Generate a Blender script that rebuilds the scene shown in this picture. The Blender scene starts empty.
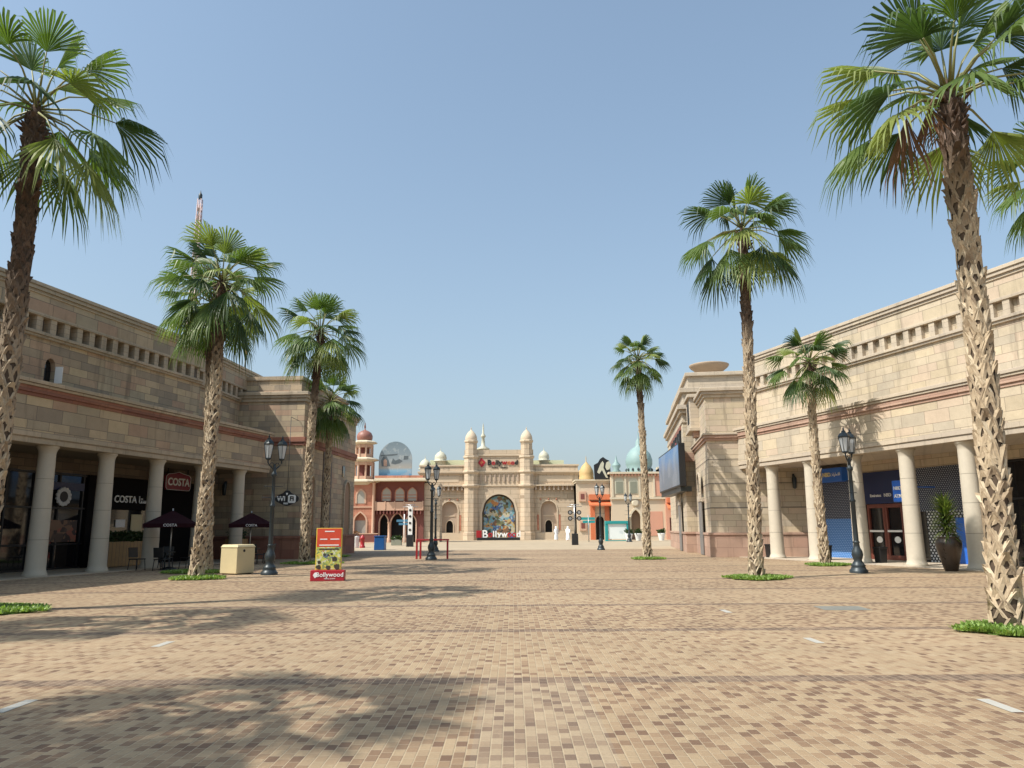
import bpy, math, random
from mathutils import Matrix, Vector
R = math.radians
PI = math.pi
sc = bpy.context.scene
col = sc.collection
rng = random.Random(7)

# ------------------------------------------------------------------ mesh helper
class MB:
    def __init__(self, T=None):
        self.v = []; self.f = []; self.m = []; self.sm = []
        self.T = T or Matrix.Identity(4)
    def vert(self, p):
        self.v.append(tuple(self.T @ Vector(p))); return len(self.v) - 1
    def face(self, pts, mi=0, s=False):
        self.f.append([self.vert(p) for p in pts]); self.m.append(mi); self.sm.append(s)
    def box(self, x0, x1, y0, y1, z0, z1, mi=0):
        i = [self.vert(p) for p in ((x0,y0,z0),(x1,y0,z0),(x1,y1,z0),(x0,y1,z0),(x0,y0,z1),(x1,y0,z1),(x1,y1,z1),(x0,y1,z1))]
        for q in ((0,3,2,1),(4,5,6,7),(0,1,5,4),(1,2,6,5),(2,3,7,6),(3,0,4,7)):
            self.f.append([i[k] for k in q]); self.m.append(mi); self.sm.append(False)
        return self
    def taper(self, x0, x1, y0, y1, z0, z1, dx, dy, mi=0):
        i = [self.vert(p) for p in ((x0,y0,z0),(x1,y0,z0),(x1,y1,z0),(x0,y1,z0),(x0+dx,y0+dy,z1),(x1-dx,y0+dy,z1),(x1-dx,y1-dy,z1),(x0+dx,y1-dy,z1))]
        for q in ((0,3,2,1),(4,5,6,7),(0,1,5,4),(1,2,6,5),(2,3,7,6),(3,0,4,7)):
            self.f.append([i[k] for k in q]); self.m.append(mi); self.sm.append(False)
        return self
    def lathe(self, prof, c=(0,0,0), n=16, mi=0, s=True, a0=0.0):
        rings = []
        for r, z in prof:
            rings.append([self.vert((c[0]+r*math.cos(a0+2*PI*k/n), c[1]+r*math.sin(a0+2*PI*k/n), c[2]+z)) for k in range(n)])
        for a, b in zip(rings, rings[1:]):
            for k in range(n):
                self.f.append([a[k], a[(k+1)%n], b[(k+1)%n], b[k]]); self.m.append(mi); self.sm.append(s)
        for ring, rev in ((rings[0], True), (rings[-1], False)):
            b = len(self.v); self.v += [self.v[i] for i in ring]; ids = list(range(b, b+n))
            self.f.append(ids[::-1] if rev else ids); self.m.append(mi); self.sm.append(False)
        return self
    def tube(self, pts, rad, n=8, mi=0, s=True):
        pts = [Vector(p) for p in pts]
        if not isinstance(rad, (list, tuple)): rad = [rad]*len(pts)
        rings = []
        for k, p in enumerate(pts):
            d = (pts[min(k+1, len(pts)-1)] - pts[max(k-1, 0)]).normalized()
            a = d.cross(Vector((0,0,1)) if abs(d.z) < .9 else Vector((1,0,0))).normalized(); b = d.cross(a)
            rings.append([self.vert(p + (a*math.cos(2*PI*j/n) + b*math.sin(2*PI*j/n))*rad[k]) for j in range(n)])
        for a, b in zip(rings, rings[1:]):
            for k in range(n):
                self.f.append([a[k], b[k], b[(k+1)%n], a[(k+1)%n]]); self.m.append(mi); self.sm.append(s)
        self.f.append(rings[0]); self.m.append(mi); self.sm.append(False)
        self.f.append(list(reversed(rings[-1]))); self.m.append(mi); self.sm.append(False)
        return self
    def prism(self, poly, y0, y1, mi=0):          # polygon in x,z extruded along y
        a = [self.vert((x, y0, z)) for x, z in poly]; b = [self.vert((x, y1, z)) for x, z in poly]
        n = len(poly)
        self.f.append(a); self.m.append(mi); self.sm.append(False)
        self.f.append(list(reversed(b))); self.m.append(mi); self.sm.append(False)
        for k in range(n):
            self.f.append([a[k], b[k], b[(k+1)%n], a[(k+1)%n]]); self.m.append(mi); self.sm.append(False)
        return self
    def wall(self, x0, x1, z0, z1, ops=(), y=0.0, d=.3, mi=0, mr=None):
        """front sheet at y with arched openings; ops: (cx, w, zb, zs, rise, kind)"""
        mr = mi if mr is None else mr
        xs = x0
        for cx, w, zb, zs, rise, kind in sorted(ops):
            a, b = cx-w/2, cx+w/2
            if a > xs + 1e-4: self.face([(xs,y,z0),(a,y,z0),(a,y,z1),(xs,y,z1)], mi)
            if zb > z0 + 1e-4: self.face([(a,y,z0),(b,y,z0),(b,y,zb),(a,y,zb)], mi); self.face([(a,y,zb),(b,y,zb),(b,y+d,zb),(a,y+d,zb)], mr)
            cur = arch(cx, w, zs, rise, kind)
            for (p, q) in zip(cur, cur[1:]):
                self.face([(p[0],y,p[1]),(q[0],y,q[1]),(q[0],y,z1),(p[0],y,z1)], mi)
                self.face([(p[0],y,p[1]),(p[0],y+d,p[1]),(q[0],y+d,q[1]),(q[0],y,q[1])], mr)
            self.face([(a,y,zb),(a,y+d,zb),(a,y+d,zs),(a,y,zs)], mr)
            self.face([(b,y,zb),(b,y,zs),(b,y+d,zs),(b,y+d,zb)], mr)
            xs = b
        if xs < x1 - 1e-4: self.face([(xs,y,z0),(x1,y,z0),(x1,y,z1),(xs,y,z1)], mi)
        return self
    def build(self, name, mats, parent=None, loc=None, rot=None, bevel=0):
        me = bpy.data.meshes.new(name); me.from_pydata(self.v, [], self.f)
        if not isinstance(mats, (list, tuple)): mats = [mats]
        for m in mats: me.materials.append(m)
        me.polygons.foreach_set('material_index', self.m)
        me.polygons.foreach_set('use_smooth', self.sm)
        me.update()
        o = bpy.data.objects.new(name, me); col.objects.link(o)
        if parent: o.parent = parent
        if loc: o.location = loc
        if rot: o.rotation_euler = rot
        if bevel:
            b = o.modifiers.new('bevel', 'BEVEL'); b.width = bevel; b.segments = 2; b.limit_method = 'ANGLE'
        return o

def arch(cx, w, zs, rise, kind, n=14):
    pts = []
    for k in range(n+1):
        t = -1 + 2*k/n
        if kind == 'round': h = math.sqrt(max(0, 1-t*t))
        elif kind == 'flat': h = 0
        else: h = .62*math.sqrt(max(0, 1-t*t)) + .38*(1-abs(t))**1.25
        pts.append((cx + t*w/2, zs + rise*h))
    return pts
def arch_poly(cx, w, zb, zs, rise, kind):
    return [(cx+w/2, zb), ] + list(reversed(arch(cx, w, zs, rise, kind))) + [(cx-w/2, zb)]
def arch_ring(mb, cx, w, zb, zs, rise, kind, t, y0, y1, mi=0):
    """raised moulding round an arch"""
    inn = [(cx-w/2, zb)] + arch(cx, w, zs, rise, kind) + [(cx+w/2, zb)]
    out = [(cx-w/2-t, zb)] + arch(cx, w+2*t, zs, rise+t, kind) + [(cx+w/2+t, zb)]
    for k in range(len(inn)-1):
        a, b, c, d = inn[k], inn[k+1], out[k+1], out[k]
        mb.face([(a[0],y0,a[1]),(b[0],y0,b[1]),(c[0],y0,c[1]),(d[0],y0,d[1])], mi)
        mb.face([(d[0],y0,d[1]),(c[0],y0,c[1]),(c[0],y1,c[1]),(d[0],y1,d[1])], mi)
        mb.face([(a[0],y0,a[1]),(a[0],y1,a[1]),(b[0],y1,b[1]),(b[0],y0,b[1])], mi)

def tag(o, label=None, cat=None, group=None, kind=None):
    if label: o['label'] = label
    if cat: o['category'] = cat
    if group: o['group'] = group
    if kind: o['kind'] = kind
    return o
def thing(name, label, cat, loc=(0,0,0), rz=0.0, group=None):
    o = bpy.data.objects.new(name, None); col.objects.link(o); o.empty_display_size = .2
    o.location = loc; o.rotation_euler = (0, 0, rz)
    return tag(o, label, cat, group)
KIDS = {}
def kids(o): return [c for c in col.objects if c.parent == o]
def copy_tree(o, parent=None):
    c = o.copy(); col.objects.link(c); c.parent = parent
    for ch in kids(o): copy_tree(ch, c)
    return c

def text(name, s, size, mat, parent, loc, rot=(PI/2, 0, 0), ext=.012, align='CENTER', sx=1.0, bold=0.0, shear=0.0):
    cu = bpy.data.curves.new(name, 'FONT'); cu.body = s; cu.size = size; cu.extrude = ext; cu.offset = bold
    cu.align_x = align; cu.align_y = 'CENTER'; cu.shear = shear; cu.resolution_u = 3
    t = bpy.data.objects.new(name, cu); col.objects.link(t)
    bpy.context.view_layer.update()
    me = bpy.data.meshes.new_from_object(t.evaluated_get(bpy.context.evaluated_depsgraph_get()))
    bpy.data.objects.remove(t); me.materials.clear(); me.materials.append(mat); me.name = name
    o = bpy.data.objects.new(name, me); col.objects.link(o)
    o.parent = parent; o.location = loc; o.rotation_euler = rot; o.scale = (sx, 1, 1)
    return o

# ------------------------------------------------------------------ materials
class NT:
    def __init__(self, name):
        self.mat = bpy.data.materials.new(name); self.mat.use_nodes = True
        self.n = self.mat.node_tree.nodes; self.l = self.mat.node_tree.links
        self.n.clear()
        self.out = self.n.new('ShaderNodeOutputMaterial'); self.p = self.n.new('ShaderNodeBsdfPrincipled')
        self.l.new(self.p.outputs[0], self.out.inputs[0])
    def put(self, sock, v):
        if v is None: return
        if isinstance(v, bpy.types.NodeSocket): self.l.new(v, sock)
        elif isinstance(v, (tuple, list)) and sock.type == 'RGBA' and len(v) == 3: sock.default_value = (*v, 1)
        else: sock.default_value = v
    def m(self, op, a, b=None, c=None):
        n = self.n.new('ShaderNodeMath'); n.operation = op
        for i, x in enumerate((a, b, c)): self.put(n.inputs[i], x)
        return n.outputs[0]
    def sep(self, v):
        n = self.n.new('ShaderNodeSeparateXYZ'); self.put(n.inputs[0], v); return n.outputs
    def comb(self, x, y, z=0.0):
        n = self.n.new('ShaderNodeCombineXYZ')
        for i, a in enumerate((x, y, z)): self.put(n.inputs[i], a)
        return n.outputs[0]
    def coord(self): return self.n.new('ShaderNodeTexCoord').outputs['Object']
    def geo(self): return self.n.new('ShaderNodeNewGeometry')
    def noise(self, v, s, d=4, r=.55):
        n = self.n.new('ShaderNodeTexNoise'); self.put(n.inputs['Vector'], v); n.inputs['Scale'].default_value = s
        n.inputs['Detail'].default_value = d; n.inputs['Roughness'].default_value = r; return n.outputs[0]
    def white(self, v):
        n = self.n.new('ShaderNodeTexWhiteNoise'); n.noise_dimensions = '3D'; self.put(n.inputs[0], v); return n.outputs
    def voro(self, v, s):
        n = self.n.new('ShaderNodeTexVoronoi'); self.put(n.inputs['Vector'], v); n.inputs['Scale'].default_value = s; return n.outputs
    def ramp(self, f, stops, const=False):
        n = self.n.new('ShaderNodeValToRGB'); self.put(n.inputs[0], f); e = n.color_ramp.elements
        if const: n.color_ramp.interpolation = 'CONSTANT'
        while len(e) < len(stops): e.new(.5)
        for k, (p, c) in enumerate(stops): e[k].position = p; e[k].color = (*c, 1)
        return n.outputs[0]
    def mix(self, f, a, b, mode='MIX'):
        n = self.n.new('ShaderNodeMix'); n.data_type = 'RGBA'; n.blend_type = mode
        self.put(n.inputs[0], f); self.put(n.inputs[6], a); self.put(n.inputs[7], b); return n.outputs[2]
    def bump(self, h, s=.3, d=.02):
        n = self.n.new('ShaderNodeBump'); self.put(n.inputs['Height'], h); n.inputs['Strength'].default_value = s
        n.inputs['Distance'].default_value = d; self.l.new(n.outputs[0], self.p.inputs['Normal'])
    def done(self, c, rough=.8, metal=0.0, spec=None):
        self.put(self.p.inputs['Base Color'], c); self.put(self.p.inputs['Roughness'], rough)
        self.p.inputs['Metallic'].default_value = metal
        if spec is not None: self.p.inputs['Specular IOR Level'].default_value = spec
        return self.mat

def plain(name, c, rough=.6, var=.12, scale=3.0, metal=0.0, spec=None):
    t = NT(name); v = t.coord()
    n = t.noise(v, scale, 5, .6); n2 = t.noise(v, scale*9, 3)
    k = t.m('ADD', t.m('MULTIPLY', t.m('SUBTRACT', n, .5), 2*var), t.m('MULTIPLY_ADD', t.m('SUBTRACT', n2, .5), var, 1.0))
    cc = t.mix(1.0, c, t.comb(k, k, k), 'MULTIPLY')
    t.bump(n2, .15, .005)
    return t.done(cc, t.m('MULTIPLY_ADD', n, .2, rough-.1), metal, spec)

def stone(name, w, h, tones, joint=.008, jcol=(.16,.13,.1), dirt=.25, jit=.5, wear=(1,1,1), jvis=1.0):
    """coursed ashlar: random tone for every block, local coords x+y / z"""
    t = NT(name); v = t.coord(); s = t.sep(v)
    u = t.m('ADD', s[0], s[1]); z = s[2]
    row = t.m('FLOOR', t.m('DIVIDE', z, h))
    ro = t.white(t.comb(row, 3.7))[0]
    uu = t.m('ADD', t.m('DIVIDE', u, w), t.m('ADD', t.m('MULTIPLY', row, .5), t.m('MULTIPLY', ro, jit)))
    cell = t.m('FLOOR', uu)
    rnd = t.white(t.comb(cell, row))
    fx = t.m('FRACT', uu); fz = t.m('FRACT', t.m('DIVIDE', z, h))
    ex = t.m('MULTIPLY', t.m('MINIMUM', fx, t.m('SUBTRACT', 1.0, fx)), w)
    ez = t.m('MULTIPLY', t.m('MINIMUM', fz, t.m('SUBTRACT', 1.0, fz)), h)
    e = t.m('MINIMUM', ex, ez)
    mort = t.m('LESS_THAN', e, joint)
    n = len(tones)
    c = t.ramp(rnd[0], [(k/n, tones[k]) for k in range(n)], True)
    nz = t.noise(v, 2.2, 6, .65); nf = t.noise(v, 25, 4); big = t.noise(v, .35, 3)
    k = t.m('ADD', t.m('MULTIPLY_ADD', t.m('SUBTRACT', nz, .5), dirt*1.6, 1.0), t.m('ADD', t.m('MULTIPLY', t.m('SUBTRACT', nf, .5), dirt), t.m('MULTIPLY', t.m('SUBTRACT', big, .5), dirt*1.5)))
    c = t.mix(1.0, c, t.comb(k, k, k), 'MULTIPLY')
    streak = t.noise(t.comb(t.m('MULTIPLY', u, 2.2), t.m('MULTIPLY', z, .18)), 1.0, 4, .6)
    sk = t.m('MULTIPLY_ADD', t.m('MAXIMUM', t.m('SUBTRACT', streak, .55), 0.0), -2.2, 1.0)
    c = t.mix(1.0, c, t.comb(sk, sk, sk), 'MULTIPLY')
    c = t.mix(t.m('MULTIPLY', mort, jvis), c, jcol)
    t.bump(t.m('ADD', t.m('MULTIPLY', mort, -1.0), t.m('MULTIPLY', nf, .5)), .5, .012)
    return t.done(c, .85)

def paving():
    t = NT('clay_paver'); v = t.coord(); s = t.sep(v)
    bw = .088
    gx = t.m('DIVIDE', s[0], bw); gy = t.m('DIVIDE', s[1], bw)
    i = t.m('FLOOR', gx); j = t.m('FLOOR', gy); fx = t.m('FRACT', gx); fy = t.m('FRACT', gy)
    # running bond strips along the axis
    ii = i; jj0 = t.m('ADD', t.m('DIVIDE', gy, 1.62), t.m('MULTIPLY', t.m('FLOORED_MODULO', i, 2.0), .5))
    jj = t.m('FLOOR', jj0); fj = t.m('FRACT', jj0)
    er = t.m('MINIMUM', t.m('MINIMUM', fx, t.m('SUBTRACT', 1.0, fx)), t.m('MULTIPLY', t.m('MINIMUM', fj, t.m('SUBTRACT', 1.0, fj)), 1.62))
    e = er; idv = t.comb(ii, jj)
    w = t.white(idv)
    patch = t.noise(v, .22, 3, .6)
    par = t.m('FLOORED_MODULO', t.m('ADD', ii, jj), 2.0)
    zone = t.m('FLOORED_MODULO', t.m('FLOOR', t.m('DIVIDE', t.m('SUBTRACT', s[1], 8.4), 3.99)), 2.0)       # the bays between the cross bands alternate in mix
    r = t.m('ADD', t.m('ADD', t.m('MULTIPLY', w[0], .72), t.m('MULTIPLY', par, .20)), t.m('MULTIPLY', t.m('SUBTRACT', patch, .5), .35))
    r = t.m('SUBTRACT', t.m('ADD', r, .06), t.m('MULTIPLY', zone, .14))
    c = t.ramp(r, [(0, (.150,.086,.050)), (.10, (.205,.125,.072)), (.24, (.255,.165,.095)), (.38, (.310,.214,.126)), (.55, (.345,.250,.150)), (.74, (.315,.222,.132)), (.88, (.375,.282,.178))], True)
    c = t.mix(t.m('MULTIPLY', w[0], .35), c, (.30,.215,.125))
    # grey centre line of pavers and dark cross bands every four metres
    grey = t.m('MULTIPLY', t.m('GREATER_THAN', s[0], -.315), t.m('LESS_THAN', s[0], .735))
    gc = t.ramp(w[0], [(0, (0.178,0.140,0.106)), (.2, (0.255,0.204,0.149)), (.5, (0.315,0.251,0.174)), (.8, (0.357,0.285,0.200))], True)
    c = t.mix(t.m('MULTIPLY', t.m('MULTIPLY', grey, t.m('LESS_THAN', s[1], 8.4)), .35), c, gc)
    bandf = t.m('FLOORED_MODULO', t.m('SUBTRACT', s[1], 8.4), 3.99)
    band = t.m('LESS_THAN', bandf, .315)
    bc = t.ramp(w[0], [(0, (.13,.085,.058)), (.4, (.19,.127,.085)), (.8, (.24,.165,.108))], True)
    c = t.mix(t.m('MULTIPLY', band, .9), c, t.mix(1.0, bc, (.86,.84,.84), 'MULTIPLY'))
    nz = t.noise(v, 1.1, 5, .6); nf = t.noise(v, 40, 3); big = t.noise(v, .09, 4, .6)
    kk = t.m('ADD', t.m('MULTIPLY_ADD', t.m('SUBTRACT', nz, .5), .45, 1.0), t.m('ADD', t.m('MULTIPLY', t.m('SUBTRACT', nf, .5), .3), t.m('MULTIPLY', t.m('SUBTRACT', big, .5), .75)))
    c = t.mix(1.0, c, t.comb(kk, kk, kk), 'MULTIPLY')
    st = t.m('MULTIPLY', t.m('MAXIMUM', t.m('SUBTRACT', t.noise(v, .7, 5, .7), .6), 0.0), 2.6)
    c = t.mix(t.m('MINIMUM', st, .5), c, (.13,.095,.065))
    mort = t.m('LESS_THAN', e, .045)
    c = t.mix(t.m('MULTIPLY', mort, .75), c, (.37,.295,.195))
    t.bump(t.m('ADD', t.m('MULTIPLY', t.m('MINIMUM', e, .1), 6.0), t.m('MULTIPLY', nf, .3)), .6, .008)
    return t.done(c, .82)

def leafmat(name, c, c2):
    t = NT(name); v = t.coord(); n = t.noise(v, 1.7, 3); n2 = t.noise(v, 14, 2)
    cc = t.mix(t.m('MULTIPLY_ADD', n2, .5, t.m('MULTIPLY', n, .5)), c, c2)
    t.done(cc, .45, 0, .4)
    tr = t.n.new('ShaderNodeBsdfTranslucent'); t.put(tr.inputs[0], t.mix(1.0, cc, (1.3,1.5,.6), 'MULTIPLY'))
    mx = t.n.new('ShaderNodeMixShader'); mx.inputs[0].default_value = .33
    t.l.new(t.p.outputs[0], mx.inputs[1]); t.l.new(tr.outputs[0], mx.inputs[2]); t.l.new(mx.outputs[0], t.out.inputs[0])
    return t.mat

def barkmat(name, zb, zt=.8, tan=(.44,.345,.23), tan2=(.27,.195,.125), br=(.055,.033,.023), br2=(.12,.078,.053)):
    """tan boots low down, fresh brown ones near the crown (from height zb)"""
    t = NT(name); v = t.coord(); s = t.sep(v)
    n = t.noise(v, 7, 5, .65); n2 = t.noise(t.comb(t.m('MULTIPLY', s[0], 60), t.m('MULTIPLY', s[1], 60), t.m('MULTIPLY', s[2], 5)), 1.0, 3)
    k = t.m('MULTIPLY_ADD', n2, .4, t.m('MULTIPLY', n, .6))
    a = t.ramp(k, [(.30, tan2), (.55, tan), (.75, tuple(min(1, x*1.2) for x in tan))])
    b = t.ramp(k, [(.35, br), (.65, br2)])
    f = t.n.new('ShaderNodeMapRange'); t.put(f.inputs[0], t.m('ADD', s[2], t.m('MULTIPLY', t.m('SUBTRACT', n, .5), 1.5)))
    f.inputs[1].default_value = zb - zt; f.inputs[2].default_value = zb + zt
    c = t.mix(f.outputs[0], a, b)
    t.bump(k, .5, .012)
    return t.done(c, .9)

def glassmat(name, c=(.012,.012,.014), rough=.04):
    t = NT(name); v = t.coord(); n = t.noise(v, .8, 2)
    t.bump(n, .03, .02)
    return t.done(c, rough, 0, .7)

def collage(name, scale, stops, seed=0.0, second=True):
    t = NT(name); v = t.coord(); s = t.sep(v)
    w = t.comb(t.m('ADD', s[0], seed), t.m('ADD', s[1], 0.0), s[2])
    nz = t.n.new('ShaderNodeTexNoise'); t.put(nz.inputs['Vector'], w); nz.inputs['Scale'].default_value = scale*.6
    ww = t.n.new('ShaderNodeVectorMath'); ww.operation = 'ADD'; t.put(ww.inputs[0], w)
    sub = t.n.new('ShaderNodeVectorMath'); sub.operation = 'SCALE'; t.put(sub.inputs[0], nz.outputs['Color']); sub.inputs['Scale'].default_value = 1.2/scale
    t.put(ww.inputs[1], sub.outputs[0])
    vo = t.voro(ww.outputs[0], scale); r = t.sep(vo['Color'])
    c = t.ramp(r[0], stops, True)
    if second:
        vo2 = t.voro(ww.outputs[0], scale*2.7); r2 = t.sep(vo2['Color'])
        c = t.mix(t.m('GREATER_THAN', r2[1], .62), c, t.ramp(r2[0], stops, True))
    return t.done(c, .5)

def perforated(name, base, hole, pitch=.13, rad=.26):
    t = NT(name); v = t.coord(); s = t.sep(v)
    gz = t.m('DIVIDE', s[2], pitch*.7); row = t.m('FLOOR', gz)
    gx = t.m('ADD', t.m('DIVIDE', s[0], pitch), t.m('MULTIPLY', t.m('FLOORED_MODULO', row, 2.0), .5))
    dx = t.m('SUBTRACT', t.m('FRACT', gx), .5); dz = t.m('SUBTRACT', t.m('FRACT', gz), .5)
    d = t.m('ADD', t.m('MULTIPLY', dx, dx), t.m('MULTIPLY', t.m('MULTIPLY', dz, dz), .6))
    return t.done(t.mix(t.m('LESS_THAN', d, rad*rad), base, hole), .5)

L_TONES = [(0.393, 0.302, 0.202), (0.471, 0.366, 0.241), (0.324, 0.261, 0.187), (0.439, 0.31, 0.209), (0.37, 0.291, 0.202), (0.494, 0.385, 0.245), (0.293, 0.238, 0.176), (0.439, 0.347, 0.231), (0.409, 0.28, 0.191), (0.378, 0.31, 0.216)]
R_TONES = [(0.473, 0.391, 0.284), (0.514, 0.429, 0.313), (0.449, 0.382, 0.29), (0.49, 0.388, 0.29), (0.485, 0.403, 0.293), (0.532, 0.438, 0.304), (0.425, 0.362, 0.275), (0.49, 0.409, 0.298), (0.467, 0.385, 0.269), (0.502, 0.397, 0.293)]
PK = [(.40,.25,.185), (.43,.285,.21), (.38,.25,.185), (.45,.30,.225)]
GT = [(.53,.42,.30), (.56,.445,.32), (.50,.40,.29), (.54,.42,.295)]
M = {}
M['paver'] = paving()
def sun_paled_paving():
    t = NT('pale_paving'); v = t.coord(); q = t.sep(v); gx = t.m('DIVIDE', q[0], .6); gy = t.m('DIVIDE', q[1], .6)
    rr = t.white(t.comb(t.m('FLOOR', gx), t.m('FLOOR', gy)))
    n = t.noise(v, .15, 4); k = t.m('ADD', t.m('MULTIPLY_ADD', rr[0], .16, .92), t.m('MULTIPLY', t.m('SUBTRACT', n, .5), .3))
    return t.done(t.mix(1.0, (.38,.30,.20), t.comb(k, k, k), 'MULTIPLY'), .85)  # grazing sunlight on the far ground is painted into this paler base colour
M['concrete'] = sun_paled_paving()
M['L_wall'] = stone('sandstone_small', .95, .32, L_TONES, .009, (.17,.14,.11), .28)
M['L_big'] = stone('sandstone_large', 1.15, .85, L_TONES, .010, (.16,.13,.10), .25)
M['L_trim'] = stone('sandstone_trim', 1.6, .21, [(.43,.345,.245), (.46,.37,.265), (.40,.33,.24)], .006, (.2,.165,.125), .25)
M['L_red'] = stone('red_stone_band', 1.3, .5, [(.27,.115,.075), (.30,.14,.09), (.24,.105,.075)], .006, (.15,.08,.06), .25)
M['L_dark'] = stone('weathered_brown_stone', .95, .32, [(.14,.105,.075), (.17,.13,.09), (.12,.095,.07)], .009, (.06,.05,.04), .28)  # lintel stone with the shade of the arcade recess put into its tones
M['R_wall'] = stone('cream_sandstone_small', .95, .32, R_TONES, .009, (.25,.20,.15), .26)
M['R_big'] = stone('cream_sandstone_large', 1.15, .85, R_TONES, .010, (.25,.20,.15), .26)
M['R_trim'] = stone('cream_sandstone_trim', 1.6, .21, [(.46,.385,.295), (.49,.41,.31), (.44,.37,.29)], .006, (.30,.25,.19), .2)
M['R_red'] = stone('pink_stone_band', 1.3, .5, PK, .006, (.2,.12,.09), .2)
M['column'] = plain('column_stone', (.50,.435,.34), .75, .10, 1.5)
M['column_r'] = plain('cream_column_stone', (.52,.46,.365), .75, .12, 1.5)
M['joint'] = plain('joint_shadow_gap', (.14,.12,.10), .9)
M['roof'] = plain('flat_roof', (.42,.37,.30), .9)
M['dark'] = plain('dark_interior', (.012,.011,.010), .9)
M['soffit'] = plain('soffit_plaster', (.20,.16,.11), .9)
M['blackpanel'] = plain('black_cladding', (.010,.009,.009), .85, .1, 3, 0, .1)
M['glass'] = glassmat('shop_glass')
M['iron'] = plain('dark_cast_iron', (.035,.045,.05), .42, .2, 6, .3)
M['lampglass'] = plain('frosted_lamp_glass', (.50,.53,.54), .15, .1)
M['white'] = plain('white_paint', (.78,.77,.74), .5, .05)
M['wtext'] = plain('white_lettering', (.82,.82,.80), .4, .03)
M['maroon'] = plain('maroon_canvas', (.022,.005,.008), .9, .1, 3, 0, .15)
M['badge'] = plain('maroon_sign', (.21,.014,.03), .35)
M['timber'] = plain('planter_timber', (.36,.22,.095), .6, .25, 4)
M['yellowbox'] = plain('cream_bin_paint', (.60,.50,.29), .55, .08, 2)
M['redpaint'] = plain('red_paint', (.33,.012,.016), .4, .1)
M['crimson'] = plain('crimson_panel', (.40,.012,.025), .4, .08)
M['blue'] = plain('blue_sign', (.03,.15,.60), .35, .06)
M['boxblue'] = plain('box_blue', (.012,.085,.27), .4, .06)
M['navy'] = plain('navy_sign', (.012,.022,.085), .35, .06)
M['doorwood'] = plain('red_brown_door', (.16,.045,.03), .45, .2, 5)
M['pot'] = plain('bronze_pot', (.06,.045,.035), .3, .3, 5, .5)
M['soil'] = plain('dry_soil', (.10,.065,.04), .95)
M['black'] = plain('black_plastic', (.012,.012,.013), .45)
M['metal'] = plain('brushed_steel', (.45,.45,.45), .35, .1, 5, .8)
for nm, zb, zt in (('bark', 7.6, .8), ('bark_tall', 7.3, .8), ('bark_dark', 5.6, 1.8)):
    M[nm] = barkmat('palm_'+nm, zb, zt)
    M[nm+'_pale'] = barkmat('palm_'+nm+'_pale', zb, zt, (.53,.435,.305), (.36,.275,.18), (.07,.042,.028), (.15,.10,.07))
    M[nm+'_grey'] = barkmat('palm_'+nm+'_grey', zb, zt, (.31,.235,.155), (.17,.12,.08), (.045,.028,.02), (.09,.06,.04))
M['bark_core'] = plain('palm_bark_core', (.085,.058,.038), .95, .4, 9)
M['leaf1'] = leafmat('palm_leaf_green', (.075,.125,.030), (.130,.185,.048))
M['leaf2'] = leafmat('palm_leaf_deep', (.034,.066,.024), (.068,.110,.036))
M['leaf3'] = leafmat('palm_leaf_yellow_green', (.17,.215,.052), (.24,.275,.082))
M['leafdead'] = leafmat('dry_frond', (.13,.06,.035), (.20,.10,.06))
M['petiole'] = plain('palm_petiole', (.20,.20,.07), .5, .3, 3)
M['fibre'] = plain('palm_fibre', (.075,.045,.03), .95, .4, 8)
M['gc1'] = leafmat('ground_cover_bright', (.22,.33,.07), (.32,.43,.12))
M['gc2'] = leafmat('ground_cover_dark', (.13,.21,.045), (.20,.29,.07))
M['hedge'] = leafmat('hedge_leaf', (.03,.055,.02), (.06,.09,.03))
M['shutter'] = perforated('perforated_shutter', (.035,.045,.075), (.36,.39,.44), .12, .22)
M['shutter_blue'] = perforated('perforated_shutter_blue', (.05,.17,.46), (.30,.50,.78), .12, .22)
M['lattice'] = perforated('white_lattice', (.02,.022,.03), (.66,.68,.70), .17, .30)
M['gate'] = stone('gate_sandstone', 2.4, .62, GT, .022, (.27,.20,.135), .16, jvis=.85)
M['gatetrim'] = plain('gate_trim', (.56,.45,.325), .8, .06, 1)
M['gatepink'] = plain('gate_niche_stone', (.43,.33,.25), .85, .08, 1)
M['ivory'] = plain('ivory_dome', (.50,.48,.37), .6, .08, 1)
M['palegreen'] = plain('pale_yellow_green_roof', (.62,.62,.40), .8, .06, 1)
M['mural'] = collage('mural_mosaic', 1.3, [(0,(.06,.05,.04)), (.12,(.30,.42,.46)), (.30,(.50,.36,.14)), (.42,(.16,.17,.08)), (.54,(.16,.34,.40)), (.66,(.52,.46,.32)), (.78,(.20,.11,.06)), (.87,(.52,.22,.07)), (.95,(.08,.14,.30))])
M['redst'] = stone('terracotta_stone', 1.2, .4, [(.44,.185,.115), (.48,.21,.13), (.40,.165,.10)], .01, (.3,.11,.08), .15, jvis=.5)
M['redst2'] = plain('deep_red_stucco', (.175,.055,.042), .8, .12, 1)
M['peach'] = plain('peach_trim', (.54,.34,.235), .8, .08, 1)
M['creamtrim'] = plain('cream_trim', (.58,.50,.37), .8, .06, 1)
M['copper'] = plain('brown_dome', (.26,.11,.08), .5, .15, 2)
M['palewin'] = plain('pale_screen_window', (.36,.33,.28), .5, .1, 2)
M['pastel'] = plain('pastel_cream', (.58,.47,.34), .8, .06, 1)
M['pastelpink'] = plain('pastel_pink', (.56,.29,.20), .8, .08, 1)
M['orange'] = plain('orange_awning', (.56,.16,.065), .6, .08, 2)
M['ochre'] = plain('ochre_dome', (.52,.35,.15), .65, .06, 2)
M['aqua'] = plain('aqua_dome', (.23,.335,.325), .6, .08, 2)
M['greywin'] = plain('grey_green_panel', (.22,.225,.17), .5, .08, 2)
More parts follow.
